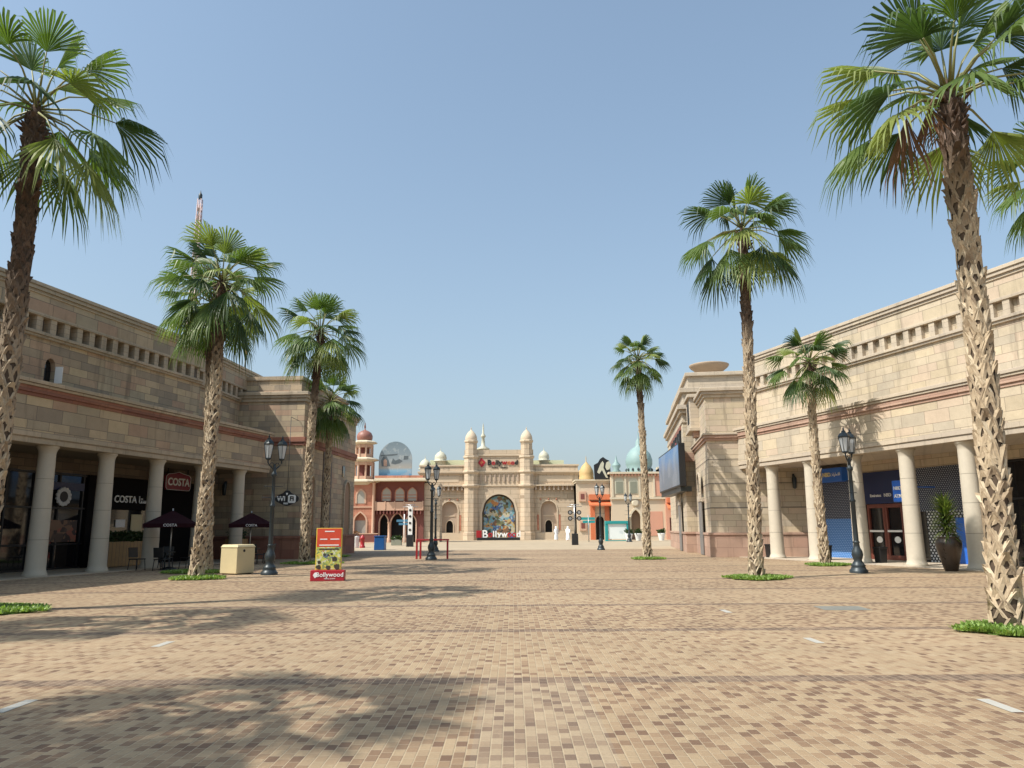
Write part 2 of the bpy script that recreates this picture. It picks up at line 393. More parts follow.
M['teal'] = plain('teal_paint', (.02,.27,.27), .4, .08)
M['poster_w'] = collage('pale_poster', 1.4, [(0,(.72,.76,.74)), (.6,(.60,.66,.66)), (.8,(.66,.40,.36)), (.92,(.45,.55,.42))], 3.0, False)
M['skin'] = plain('skin', (.30,.17,.11), .6)
M['robe'] = plain('white_robe', (.80,.80,.80), .8, .04)
M['brownroof'] = plain('stone_bowl', (.36,.27,.19), .8, .12, 2)
M['doorgrey'] = plain('grey_steel_door', (.20,.19,.18), .5, .1)
M['strip'] = plain('pale_inlay', (.42,.40,.35), .6, .1)
M['hatch'] = plain('grey_hatch_cover', (.20,.20,.175), .5, .15)
M['pinkmast'] = plain('pink_white_mast', (.46,.33,.31), .6, .2, .3)
M['towerclad'] = plain('beige_cladding', (.50,.45,.40), .7, .1)

def screen_mat():
    t = NT('lit_video_screen'); v = t.coord(); s = t.sep(v)
    n = t.noise(v, .6, 3)
    f = t.m('ADD', t.m('MULTIPLY', s[2], .28), t.m('MULTIPLY', n, .5))
    c = t.ramp(f, [(.30,(.16,.23,.30)), (.62,(.15,.24,.36)), (.85,(.10,.27,.55)), (1.0,(.05,.22,.52))])
    vo = t.voro(v, .9); r = t.sep(vo['Color'])
    c = t.mix(t.m('MULTIPLY', t.m('GREATER_THAN', r[0], .8), .3), c, (.45,.52,.58))
    t.put(t.p.inputs['Emission Color'], c); t.p.inputs['Emission Strength'].default_value = .42
    return t.done((.02,.02,.025), .25)
M['screen'] = screen_mat()

def billboard_mat():
    t = NT('billboard_print'); v = t.coord(); s = t.sep(v)
    c = t.ramp(t.m('DIVIDE', s[2], 4.3), [(0,(.07,.24,.40)), (.16,(.20,.38,.50)), (.24,(.33,.32,.28)), (.42,(.24,.275,.29)), (.72,(.19,.24,.27)), (1,(.15,.20,.23))])
    n = t.noise(v, 1.1, 4, .6)
    c = t.mix(t.m('MULTIPLY', t.m('GREATER_THAN', n, .56), .35), c, (.42,.44,.43))
    return t.done(c, .5)
M['billboard'] = billboard_mat()

# ------------------------------------------------------------------ camera
cam = bpy.data.cameras.new('camera'); co = bpy.data.objects.new('camera', cam); col.objects.link(co)
F = 760.0
cam.sensor_width = 36; cam.lens = F/1024*36; cam.clip_end = 3000; cam.clip_start = .05
pitch = math.atan(144/F)
co.matrix_world = Matrix.Translation((0,0,1.6)) @ Matrix.Rotation(PI/2+pitch, 4, 'X') @ Matrix.Rotation(-.0066, 4, 'Z')
sc.camera = co

# ------------------------------------------------------------------ light
SUNDIR = Vector((-.885, -.465, 0)).normalized()
EL = R(51.5)
sun = bpy.data.lights.new('sun', 'SUN'); sun.energy = 3.5; sun.angle = R(.53); sun.color = (1.0, .945, .865)
so = bpy.data.objects.new('sun', sun); col.objects.link(so)
tosun = Vector((SUNDIR.x*math.cos(EL), SUNDIR.y*math.cos(EL), math.sin(EL)))
so.rotation_euler = (-tosun).to_track_quat('-Z', 'Y').to_euler()
w = bpy.data.worlds.new('World'); sc.world = w; w.use_nodes = True
nt = w.node_tree; bg = nt.nodes['Background']
sky = nt.nodes.new('ShaderNodeTexSky'); sky.sky_type = 'NISHITA'; sky.sun_disc = False
sky.sun_elevation = EL; sky.sun_rotation = math.atan2(SUNDIR.x, SUNDIR.y)
sky.air_density = 1.0; sky.dust_density = 3.0; sky.ozone_density = 1.2; sky.altitude = 0
tc = nt.nodes.new('ShaderNodeTexCoord'); sp = nt.nodes.new('ShaderNodeSeparateXYZ'); nt.links.new(tc.outputs['Generated'], sp.inputs[0])
def wm(op, a, b):
    n = nt.nodes.new('ShaderNodeMath'); n.operation = op
    for i, x in enumerate((a, b)):
        if isinstance(x, bpy.types.NodeSocket): nt.links.new(x, n.inputs[i])
        else: n.inputs[i].default_value = x
    return n.outputs[0]
hz = wm('POWER', wm('SUBTRACT', 1.0, wm('MAXIMUM', sp.outputs[2], 0.0)), 3.2)          # dusty haze thickening to the horizon
hz = wm('ADD', wm('MULTIPLY', hz, .60), .20)
mxw = nt.nodes.new('ShaderNodeMix'); mxw.data_type = 'RGBA'
nt.links.new(hz, mxw.inputs[0]); tint = nt.nodes.new('ShaderNodeMix'); tint.data_type = 'RGBA'; tint.blend_type = 'MULTIPLY'; tint.inputs[0].default_value = 1.0
nt.links.new(sky.outputs[0], tint.inputs[6]); tint.inputs[7].default_value = (.80, .925, .92, 1)
nt.links.new(tint.outputs[2], mxw.inputs[6]); mxw.inputs[7].default_value = (2.10, 2.40, 2.62, 1)
nt.links.new(mxw.outputs[2], bg.inputs[0]); bg.inputs[1].default_value = .15
sc.view_settings.view_transform = 'Standard'; sc.view_settings.look = 'None'; sc.view_settings.gamma = 1
sc.view_settings.exposure = .66

# ------------------------------------------------------------------ ground
g = MB(); g.face([(-900,-300,0),(900,-300,0),(900,1500,0),(-900,1500,0)])
tag(g.build('ground', M['concrete']), kind='structure')
g = MB(); g.face([(-45,-25,.004),(45,-25,.004),(45,58,.004),(-45,58,.004)])
tag(g.build('plaza_paving', M['paver']), kind='structure')
def gquad(name, pts, mat, z=.008):
    m = MB(); m.face([(x, y, z) for x, y in pts]); return m.build(name, mat)
# flush pale inlays
for lab, x, y in (('pale strip set flush in pavers at the far left edge of the foreground', -4.63, 7.48), ('pale strip set in the sunny pavers left of centre', -5.0, 11.33),
    ('pale strip set in pavers at the right edge of the foreground', 4.36, 7.25), ('short pale strip in pavers right of centre, below the grey hatch', 4.25, 11.27), ('short pale strip in the mid plaza, left of the grey hatch', 4.07, 15.14)):
    tag(gquad('pavement_strip', [(x-.06,y-.26),(x+.06,y-.26),(x+.06,y+.26),(x-.06,y+.26)], M['strip']), lab, 'inlay strip', 'pale strips set in the pavers')
tag(gquad('hatch_cover', [(6.0,15.2),(6.9,15.15),(6.95,15.9),(6.05,15.95)], M['hatch']), 'grey flush hatch cover in the pavers in front of the right palms', 'hatch cover')

# ------------------------------------------------------------------ arcade buildings
def arcade(root, x0, x1, colx, pre, setback, ctone):
    W, B, T_, RD = M[pre+'_wall'], M[pre+'_big'], M[pre+'_trim'], M[pre+'_red']
    # lower beam
    m = MB(); m.box(x0, x1, -.42, .45, 4.65, 4.86); m.box(x0, x1, -.47, .45, 4.862, 5.05)
    m.build('architrave', T_, root, bevel=.012)
    m = MB(); m.box(x0, x1, -.45, .45, 5.052, 5.45); m.build('lower_frieze', W, root)
    m = MB(); m.box(x0, x1, -.43, setback+.6, 5.452, 6.28); m.build('block_course', B, root)
    m = MB(); m.box(x0, x1, -.47, setback+.3, 6.282, 6.40); m.box(x0, x1, -.53, setback+.3, 6.402, 6.62); m.build('red_band', RD, root, bevel=.015)
    m = MB(); m.box(x0, x1, -.58, setback+.2, 6.622, 6.72); m.box(x0, x1, -.63, setback+.2, 6.722, 6.86); m.build('band_cornice', T_, root, bevel=.015)
    # upper wall
    return W, B, T_, RD
def upper(root, x0, x1, pre, y, wins=()):
    W, B, T_ = M[pre+'_wall'], M[pre+'_big'], M[pre+'_trim']
    m = MB(); m.wall(x0, x1, 6.862, 8.80, wins, y, .25); m.build('upper_wall', W, root)
    m = MB(); m.box(x0, x1, y-.10, y+.5, 8.80, 8.90); m.box(x0, x1, y-.16, y+.5, 8.902, 9.02); m.build('ledge', T_, root, bevel=.012)
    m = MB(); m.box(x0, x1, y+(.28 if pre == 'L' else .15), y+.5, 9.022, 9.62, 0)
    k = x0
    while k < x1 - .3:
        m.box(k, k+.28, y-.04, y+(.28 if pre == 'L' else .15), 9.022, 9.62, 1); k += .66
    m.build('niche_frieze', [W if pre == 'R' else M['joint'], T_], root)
    m = MB(); m.box(x0, x1, y-.09, y+.5, 9.622, 9.74); m.build('frieze_lintel', T_, root, bevel=.01)
    m = MB(); m.box(x0, x1, y-.05, y+.5, 9.742, 10.44); m.build('parapet_course', B, root)
    m = MB(); m.box(x0, x1, y-.10, y+.5, 10.442, 10.56); m.box(x0, x1, y-.17, y+.5, 10.562, 10.70); m.box(x0, x1, y-.22, y+.5, 10.702, 10.85)
    m.build('parapet_cornice', T_, root, bevel=.015)
def columns(root, xs, mat):
    o0 = None
    for x in xs:
        if o0 is None:
            m = MB()
            m.lathe([(.44,0),(.44,.09)], n=28); m.lathe([(.43,.09),(.40,.15),(.375,.22),(.365,.26),(.352,1.29)], n=28)
            m.lathe([(.351,1.302),(.336,2.39)], n=28); m.lathe([(.335,2.402),(.320,3.45)], n=28)
            m.lathe([(.319,3.462),(.308,4.36)], n=28); m.lathe([(.308,4.36),(.315,4.42),(.34,4.50),(.385,4.58)], n=28); m.lathe([(.40,4.58),(.40,4.648)], n=28)
            m.lathe([(.33,.2),(.29,4.4)], n=20, mi=1)
            o0 = m.build('column', [mat, M['joint']], root); o0.location = (x, 0, 0); o0.scale = (.93, .93, 1)
        else:
            c = o0.copy(); col.objects.link(c); c.parent = root; c.location = (x, 0, 0)

aL = R(12.8); LT = Vector((math.sin(aL), math.cos(aL), 0)); 
rootL = thing('arcade_building', 'brown sandstone arcade building in shade with round columns and a dark cafe front', 'building', (-17.0, 27.75, 0), math.atan2(LT.y, LT.x))
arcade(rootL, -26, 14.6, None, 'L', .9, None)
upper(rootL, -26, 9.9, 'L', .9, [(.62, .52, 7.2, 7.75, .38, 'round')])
columns(rootL, [-20.8,-17.85,-14.9,-11.95,-8.95,-5.95,-2.95,0,2.97,5.97,9.2,12.38], M['column'])
m = MB(); m.box(-26, 14.9, .95, 9, 6.862, 6.9); m.box(-26, 9.9, 1.42, 9, 10.3, 10.6); m.build('roof', M['roof'], rootL)
m = MB(); m.box(-26, 15.0, 3.6, 9, 0, 6.86); m.box(-26.2, -26, -.4, 9, 0, 10.4); m.box(-26, 9.9, 2.0, 9, 6.9, 10.3); m.build('rear_wall', M['L_wall'], rootL)
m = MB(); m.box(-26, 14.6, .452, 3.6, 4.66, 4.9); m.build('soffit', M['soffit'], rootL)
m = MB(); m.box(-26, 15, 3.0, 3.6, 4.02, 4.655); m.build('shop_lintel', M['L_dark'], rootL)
m = MB(); m.box(-26, 14.6, -.75, 3.0, .005, .03); m.build('arcade_step', M['L_trim'], rootL)
# arched window with an open white shutter
m = MB(); m.prism(arch_poly(.62, .52, 7.2, 7.75, .38, 'round'), 1.12, 1.15); wdw = m.build('window', M['glass'], rootL)
m = MB(); m.T = Matrix.Translation((.88, .9, 0)) @ Matrix.Rotation(R(-75), 4, 'Z'); m.box(0, .28, -.02, .02, 7.2, 7.85); m.build('shutter', M['white'], wdw)
# glazed fronts
m = MB(); 
xs = -26.0
m.box(-26, 5.4, 3.05, 3.1, .03, 4.02); gl = m.build('shop_glass', M['glass'], rootL)
m = MB()
x = -26.0
while x < 5.5:
    m.box(x-.04, x+.04, 2.98, 3.06, .03, 4.02); x += 1.3
for z in (.06, 1.05, 2.55, 3.96): m.box(-26, 5.4, 2.985, 3.055, z-.04, z+.04)
m.build('mullions', M['black'], gl)
m = MB(); m.box(5.4, 6.3, 2.9, 3.5, .03, 4.02); m.box(6.3, 10.2, 2.9, 3.5, 2.55, 4.02); m.box(10.2, 14.3, 2.9, 3.5, .03, 4.02); m.build('cafe_cladding', M['blackpanel'], rootL)
m = MB(); m.box(6.3, 10.2, 3.05, 3.1, .03, 2.55); gl2 = m.build('cafe_window', M['glass'], rootL)
m = MB(); m.box(7.35, 7.95, 3.0, 3.04, 1.75, 2.1); m.build('notice', M['white'], gl2)
m = MB(); m.box(8.35, 9.1, 3.0, 3.04, .9, 2.35); m.build('menu_panel', M['yellowbox'], gl2)
# interior behind left glass: warm counters
m = MB(); m.box(3.2, 5.0, 2.97, 2.995, 1.15, 2.05); m.build('window_display', collage('warm_display', 2.2, [(0,(.10,.06,.04)),(.3,(.22,.12,.07)),(.6,(.05,.03,.025)),(.8,(.30,.10,.06))]), gl)
m = MB(); m.box(2.6, 5.2, 2.95, 2.99, 3.3, 3.62); m.build('blue_fascia', M['navy'], rootL)
# second stretch of upper wall turning towards the corner building
root2 = thing('parapet_wing', 'recessed brown sandstone upper storey with small niches, next to the brown corner block', 'building', (-16.0, 38.6, 0), R(90-4))
upper(root2, -1.4, 11, 'L', 0)
m = MB(); m.box(-1.4, 11, .5, 6, 6.9, 10.4); m.build('rear_wall', M['L_wall'], root2)

bR = R(17.5); RX = Vector((math.sin(bR), -math.cos(bR), 0))
rootR = thing('arcade_building', 'sunlit cream sandstone arcade building on the right with round columns and blue shop signs', 'building', (16.43, 29.5, 0), math.atan2(RX.y, RX.x))
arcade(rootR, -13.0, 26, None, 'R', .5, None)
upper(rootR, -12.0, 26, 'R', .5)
columns(rootR, [-10.25,-7.3,-4.4,-1.48,1.36,4.2,7.1,10,12.9,15.8,18.7,21.6], M['column_r'])
m = MB(); m.box(-12.0, 26, 1.02, 9, 10.3, 10.6); m.build('roof', M['roof'], rootR)
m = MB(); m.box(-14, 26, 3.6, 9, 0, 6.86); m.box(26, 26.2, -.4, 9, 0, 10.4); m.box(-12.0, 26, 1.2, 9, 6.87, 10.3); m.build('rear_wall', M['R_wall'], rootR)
m = MB(); m.box(-13.0, 26, .452, 3.6, 4.66, 4.9); m.build('soffit', M['R_trim'], rootR)
m = MB(); m.box(-14, 26, 3.0, 3.6, 4.12, 4.655); m.build('shop_lintel', M['R_wall'], rootR)
m = MB(); m.box(-14, -10.75, 3.05, 3.6, 1.3, 4.12); m.build('shop_wall', M['R_wall'], rootR)
m = MB(); m.box(-14, -10.75, 2.95, 3.6, 0, 1.3); m.build('plinth', M['R_red'], rootR)
m = MB(); m.box(-13, 26, -.75, 3.0, .005, .03); m.build('arcade_step', M['R_trim'], rootR)
# bays
m = MB(); m.box(-10.7, -7.75, 3.02, 3.08, 1.95, 4.12); sh = m.build('roller_shutter', M['shutter'], rootR)
m = MB(); m.box(-10.7, -8.2, 2.99, 3.05, .03, 1.95); m.build('blue_panel', M['shutter_blue'], sh)
for q in (-7.6, -4.5): MB().box(q-.15, q+.15, 2.9, 3.6, .03, 4.12).build('shop_pier', M['black'], rootR)
m = MB(); m.box(-7.45, -4.65, 2.95, 3.3, 2.62, 4.12); fas = m.build('shop_fascia', M['navy'], rootR)
text('fascia_lettering', 'Emirates', .2, M['wtext'], fas, (-6.5, 2.94, 3.0), ext=.01); text('fascia_lettering', 'NBD', .22, M['wtext'], fas, (-5.75, 2.94, 3.0), ext=.01)
# doors
m = MB(); m.box(-7.3, -4.75, 3.1, 3.14, .03, 2.62); dg = m.build('door_glass', M['glass'], rootR)
def door(xa, xb):
    m = MB()
    for a, b, c, d in ((xa, xa+.13, .03, 2.6), (xb-.13, xb, .03, 2.6), (xa+.131, xb-.131, .03, .24), (xa+.131, xb-.131, 2.42, 2.6)): m.box(a, b, 3.0, 3.098, c, d)
    d = m.build('door', M['doorwood'], rootR, bevel=.008)
    m = MB(); m.box(xa+.12, xb-.12, 2.95, 2.99, 1.30, 1.39); m.build('push_bar', M['white'], d)
    m = MB(); m.prism([((xa+xb)/2+.19*math.cos(t*PI/8), .95+.15*math.sin(t*PI/8)) for t in range(16)][::-1], 3.085, 3.095); m.build('sticker', M['wtext'], d)
door(-7.2, -6.1); door(-6.08, -5.0)
m = MB(); m.box(-4.35, -1.3, 3.02, 3.08, 2.2, 4.12); m.build('roller_shutter', M['shutter'], rootR)
m = MB(); m.box(-3.7, -1.3, 3.02, 3.08, .03, 2.2); m.build('lattice_screen', M['lattice'], rootR)
m = MB(); m.box(-1.95, -1.5, 2.7, 2.95, .03, 1.9); m.build('blue_panel', M['blue'], rootR)
m = MB(); m.box(-4.35, -3.7, 3.1, 3.2, .03, 2.2); m.box(-1.3, 26, 3.1, 3.2, .03, 4.12); gr = m.build('shop_glass', M['glass'], rootR)
m = MB()
x = -1.3
while x < 26: m.box(x-.05, x+.05, 3.0, 3.098, .03, 4.12); x += 1.45
for z in (.08, 2.6, 4.06): m.box(-1.3, 26, 3.01, 3.096, z-.04, z+.04)
m.build('mullions', M['black'], gr)

def sign_thing(name, label, cat, root, loc, rz=0, group=None):
    """things fixed to a facade: world placement from the facade's local coordinates"""
    mw = Matrix.Translation(root.location) @ Matrix.Rotation(root.rotation_euler.z, 4, 'Z')
    p = mw @ Vector(loc)
    return thing(name, label, cat, p, root.rotation_euler.z + rz, group)
# blue box sign over the shutter
t = sign_thing('shop_sign', 'long bright blue box sign above the perforated roller shutter', 'sign', rootR, (-9.3, 2.7, 4.12))
m = MB(); m.box(-1.3, 1.25, -.28, .28, -.33, .36); m.build('sign_box', M['blue'], t, bevel=.02)
text('lettering', 'Emirates', .22, M['wtext'], t, (-.62, -.29, 0.02)); text('lettering', 'NBD', .28, plain('pale_gold_lettering', (.75,.66,.35), .4), t, (.18, -.29, .02), bold=.008)
text('lettering', '\ufe95\ufe8e\ufead\ufe8e\ufee3\ufefb\ufe8d', .22, M['wtext'], t, (.8, -.29, .02))
t = sign_thing('hanging_sign', 'small blue sign hung out beside the column above the brown doors', 'sign', rootR, (-3.2, .9, 3.0))
m = MB(); m.box(-.03, .55, -.08, .08, -.42, .48); m.box(.1, .16, .081, 2.1, .2, .26); m.build('sign_box', M['blue'], t, bevel=.03)
text('lettering', 'NBD', .2, M['wtext'], t, (.27, -.09, .15), bold=.005); text('lettering', 'ATM', .2, M['wtext'], t, (.27, -.09, -.18), bold=.005)
# cafe signs
t = sign_thing('cafe_lettering_sign', 'white raised cafe lettering on the black fascia above the planter', 'sign', rootL, (7.75, 2.88, 3.02))
text('latin_lettering', 'COSTA', .45, M['wtext'], t, (-.05, 0, 0), bold=.004, ext=.02, sx=1.0)
text('arabic_lettering', '\ufe8e\ufe98\ufeb3\ufeee\ufedb', .46, M['wtext'], t, (1.36, 0, 0), bold=.003, ext=.02)
t = sign_thing('cafe_badge_sign', 'maroon shield shaped cafe sign hung above the first umbrella', 'sign', rootL, (10.85, 2.5, 4.0))
poly = [(-1.0,-.28),(-.9,-.42),(.9,-.42),(1.0,-.28),(1.0,.26),(.85,.38),(.3,.46),(0,.52),(-.3,.46),(-.85,.38),(-1.0,.26)]
m = MB(); m.prism([(x, z) for x, z in poly], -.05, .05); m.build('sign_panel', M['badge'], t, bevel=.02)
m = MB()
for (a, b) in zip(poly, poly[1:]+poly[:1]): m.tube([(a[0]*.97,-.06,a[1]*.96),(b[0]*.97,-.06,b[1]*.96)], .014, 6)
m.build('sign_border', M['wtext'], t)
text('lettering', 'COSTA', .52, M['wtext'], t, (0, -.065, -.02), bold=.012)
for q in (-.78, .78): MB().box(q-.02, q+.02, -.02, .02, .38, .66).build('hanger', M['black'], t)
t = sign_thing('wreath_sign', 'round white wreath emblem fixed on the dark cafe glass', 'sign', rootL, (4.0, 2.86, 3.02)); t.scale = (.62, 1, .62)
m = MB()
for k in range(14):
    a = 2*PI*k/14
    m.T = Matrix.Rotation(a, 4, 'Y'); m.prism([(-.085,.36),(.085,.36),(.12,.6),(.0,.66),(-.12,.6)], -.03, .03)
m.build('wreath', plain('white_wreath', (.62,.62,.60), .5), t)
m = MB(); m.T = Matrix.Rotation(PI/2, 4, 'X'); m.lathe([(.34,-.02),(.34,.03)], n=24); m.build('disc', M['black'], t)
# wall lamps
def wall_lamp(t):
    m = MB(); m.box(-.05, .05, -.1, 0, .05, .45); m.lathe([(.03,-.36),(.1,-.3),(.13,.2),(.05,.34),(.01,.42)], (0,-.2,0), 8); m.build('lamp_body', M['iron'], t)
    m = MB(); m.lathe([(.09,-.24),(.115,.14)], (0,-.2,0), 8); m.T = Matrix.Scale(1.06, 4); m.build('lamp_glass', M['lampglass'], t)

# ------------------------------------------------------------------ corner block on the left
rbL = thing('corner_building', 'brown sandstone corner block left of the plaza with a red band and tall niches', 'building', (-11.84, 42.9, 0), R(-4.2))
W, B, T_, RD = M['L_wall'], M['L_big'], M['L_trim'], M['L_red']
m = MB(); m.box(-10, -.002, .002, 10.6, 1.2, 9.0); m.build('wall', W, rbL)
m = MB(); m.box(-10, .12, -.12, 10.72, 0, 1.1); m.box(-10, .18, -.18, 10.78, 1.102, 1.25); m.build('plinth', RD, rbL, bevel=.015)
m = MB(); m.box(-10, .07, -.07, 10.67, 6.28, 6.46); m.box(-10, .13, -.13, 10.73, 6.462, 6.75); m.build('red_band', RD, rbL, bevel=.015)
m = MB(); m.box(-10, .08, -.08, 10.68, 8.80, 9.0); m.box(-10, .16, -.16, 10.76, 9.002, 9.16); m.box(-10, .24, -.24, 10.84, 9.162, 9.36); m.build('cornice', T_, rbL, bevel=.015)
m = MB(); m.box(-10, -.5, .7, 10, 9.36, 10.2); m.box(-10, -.4, .6, 10.1, 10.2, 10.42); m.build('roof_storey', W, rbL)
m = MB(); m.box(-6.2, -3.9, -.02, .02, 7.72, 8.12); m.build('slot_opening', M['dark'], rbL)
# tall niches on the plaza side
M['niche'] = plain('niche_brown_stone', (.30,.19,.12), .85, .15, 2)
for cx, w in ((1.5, 1.1), (8.7, 1.3)):
    m = MB(Matrix.Rotation(PI/2, 4, 'Z')); m.prism(arch_poly(cx, w, 1.25, 3.9, .8, 'round'), -.03, .001); nc = m.build('niche_panel', M['niche'], rbL)
    m = MB(Matrix.Rotation(PI/2, 4, 'Z')); arch_ring(m, cx, w, 1.25, 3.9, .8, 'round', .14, -.12, .02); m.build('niche_frame', T_, nc)
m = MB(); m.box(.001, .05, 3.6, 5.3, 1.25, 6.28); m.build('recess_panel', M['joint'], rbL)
m = MB(); m.box(.001, .05, 7.6, 8.1, 5.0, 5.7); m.build('small_window', M['glass'], rbL)

# corner block on the right
rbR = thing('corner_building', 'cream stone cinema block on the right with pink plinth and stepped cornices', 'building', (10.65, 41.5, 0), R(-8))
W, B, T_, RD = M['R_wall'], M['R_big'], M['R_trim'], M['R_red']
S = Matrix.Rotation(-PI/2, 4, 'Z')    # side facing the plaza: local x of the face runs towards the camera
m = MB(); m.box(.002, 10, .002, 7.5, 1.2, 8.7); m.build('front_wall', W, rbR)
m = MB(); m.box(-.12, 10, -.12, 7.4, 0, 1.15); m.box(-.17, 10, -.17, 7.4, 1.152, 1.28); m.build('plinth', RD, rbR, bevel=.015)
m = MB(); m.box(-.08, 10, -.08, 7.5, 6.22, 6.36); m.box(-.16, 10, -.16, 7.5, 6.362, 6.52); m.box(-.22, 10, -.22, 7.5, 6.522, 6.62, 1); m.build('pink_band', [RD, T_], rbR, bevel=.012)
m = MB(); m.box(-.08, 10, -.08, 7.5, 8.6, 8.78); m.box(-.18, 10, -.18, 7.5, 8.782, 8.95); m.box(-.28, 10, -.28, 7.5, 8.952, 9.15); m.build('cornice', T_, rbR, bevel=.015)
for z in (2.6, 3.9, 5.2):
    m = MB(); m.box(-.004, 10, -.004, 7.5, z-.02, z+.02); m.build('shadow_joint', M['joint'], rbR)
# bay turret with a dark window
m = MB(); m.box(-.5, .6, 3.4, 5.9, 7.4, 9.2); m.box(-.65, .7, 3.25, 6.05, 9.202, 9.4); m.box(-.6, .6, 3.3, 6.0, 7.2, 7.4); m.build('turret_bay', T_, rbR, bevel=.02)
m = MB(); m.box(-.52, -.45, 4.1, 5.2, 7.75, 9.0); m.box(.0, .35, 3.38, 3.45, 7.75, 9.0); m.build('bay_window', M['dark'], rbR)
m = MB(); m.box(-.35, .1, 3.5, 4.3, 6.85, 7.198); m.build('bay_corbel', M['R_red'], rbR)
# tower part behind
m = MB(); m.box(.9, 10, 8.6, 9, 0, 9); m.box(-.6, 8, 7.9, 24, 1.2, 8.3); m.build('rear_wing_wall', W, rbR)
m = MB(); m.box(-.72, 8, 7.78, 24.1, 0, 1.15); m.box(-.78, 8, 7.72, 24.1, 1.152, 1.28); m.build('rear_plinth', RD, rbR, bevel=.015)
m = MB(); m.box(-.72, .3, 7.78, 24.1, 5.75, 6.35); m.build('rear_pink_band', RD, rbR, bevel=.015)
m = MB(); m.box(-.66, 8, 7.82, 24.1, 8.302, 8.5); m.box(-.78, 8, 7.65, 24.2, 8.9, 9.15); m.box(-.62, 8, 7.85, 24.1, 8.5, 8.9); m.box(-.92, 8, 7.45, 24.4, 9.152, 9.45); m.box(-.5, 8, 8.0, 24, 9.452, 10.3); m.box(-.7, 8, 7.75, 24.2, 10.302, 10.6)
m.build('rear_cornice', T_, rbR, bevel=.02)
m = MB(); m.box(-.1, 10, 8.6, 23, 10.602, 11.5); m.box(-.25, 10, 8.4, 23.2, 11.502, 11.75); m.build('roof_storey', T_, rbR, bevel=.02)
# doors on the plaza side
def side_door(y0, w, x, h1, h2, label=None):
    m = MB(); m.T = Matrix.Translation((x, y0, 0)) @ S
    m.box(-w/2, w/2, -.04, .02, .03, h1); d = m.build('door', M['doorgrey'], rbR)
    if label: d['label'] = label
    m = MB(); m.T = Matrix.Translation((x, y0, 0)) @ S
    m.box(-.02, .02, -.06, -.042, .05, h1-.05); m.box(.1, .14, -.09, -.042, 1.0, 1.3); m.build('handle', M['metal'], d)
    m = MB(); m.T = Matrix.Translation((x, y0, 0)) @ S; arch_ring(m, 0, w*.8, h2, h2+.45, w*.4, 'round', .1, -.08, .01); m.build('fanlight_frame', T_, rbR)
    m = MB(); m.T = Matrix.Translation((x, y0, 0)) @ S; m.prism(arch_poly(0, w*.8, h2, h2+.45, w*.4, 'round'), -.02, .01); m.build('fanlight', M['glass'], rbR)
    m = MB(); m.T = Matrix.Translation((x, y0, 0)) @ S; m.box(-w/2-.12, w/2+.12, -.09, -.045, h1+.02, h1+.34); m.build('door_hood', T_, rbR)
side_door(3.6, 1.5, -.17, 3.05, 3.6); side_door(11.5, 1.6, -.78, 3.05, 3.6)
# lettering above the screen: small relief letters, unreadable at this size
m = MB()
yy = 9.2
while yy < 20: m.box(-.70, -.58, yy, yy+.45, 7.98, 8.26); yy += 1.0
m.build('relief_letters', M['copper'], rbR)
for k, yy in enumerate((9.4, 11.2, 13.4, 15.2, 17.2)):
    m = MB(); a = 7.0; m.box(-.74, -.6, yy, yy+.35, a, a+.95); m.box(-.74, -.6, yy+.9, yy+1.2, a, a+.85); m.box(-.73, -.6, yy+.3, yy+.95, a+.35, a+.6); m.build('dark_letter', M['black'], rbR)
m = MB(); m.box(-.75, -.6, 12.6, 13.2, 7.05, 7.5); m.build('red_letter', M['crimson'], rbR)
# bowl on the roof
mw = Matrix.Translation(rbR.location) @ Matrix.Rotation(R(-8), 4, 'Z')
p = mw @ Vector((1.6, 12.5, 11.75))
t = tag(MB().lathe([(.9,-1.6),(.8,.1),(.9,.15),(1.2,.3),(1.9,.85),(2.05,1.05),(2.05,1.15),(1.9,1.2),(1.2,1.15),(0.1,1.1)], n=32).build('stone_bowl', M['brownroof']), 'wide shallow stone bowl on the roof of the right corner block', 'bowl'); t.location = (14.7, 55.5, 12.62); t.scale = (.71, .71, .71)
# the screen
p = (10.8, 48.0, 4.12)
t = thing('video_screen', 'large dark blue video screen hung on the cream corner block', 'screen', p, R(-4))
m = MB(); m.box(-.3, .1, 0, 10.5, 0, 2.72); m.build('casing', M['black'], t, bevel=.02)
m = MB(); m.box(-.32, -.302, .12, 10.38, .1, 2.62); m.build('display', M['screen'], t)
m = MB(); m.box(-.2, .5, .5, 10.5, -.3, -.002); m.build('bracket', M['iron'], t)

# wall lamps, bins by the arcades
t = sign_thing('wall_lamp', 'dark lantern on the shaded stone wall at the end of the left arcade', 'wall lamp', rbL, (-4.35, 0, 3.85), 0, 'wall lamps under the arcades'); wall_lamp(t)
t = sign_thing('wall_lamp', 'dark lantern on the sunlit end wall of the right arcade', 'wall lamp', rbR, (4.4, 0, 3.9), 0, 'wall lamps under the arcades'); wall_lamp(t)
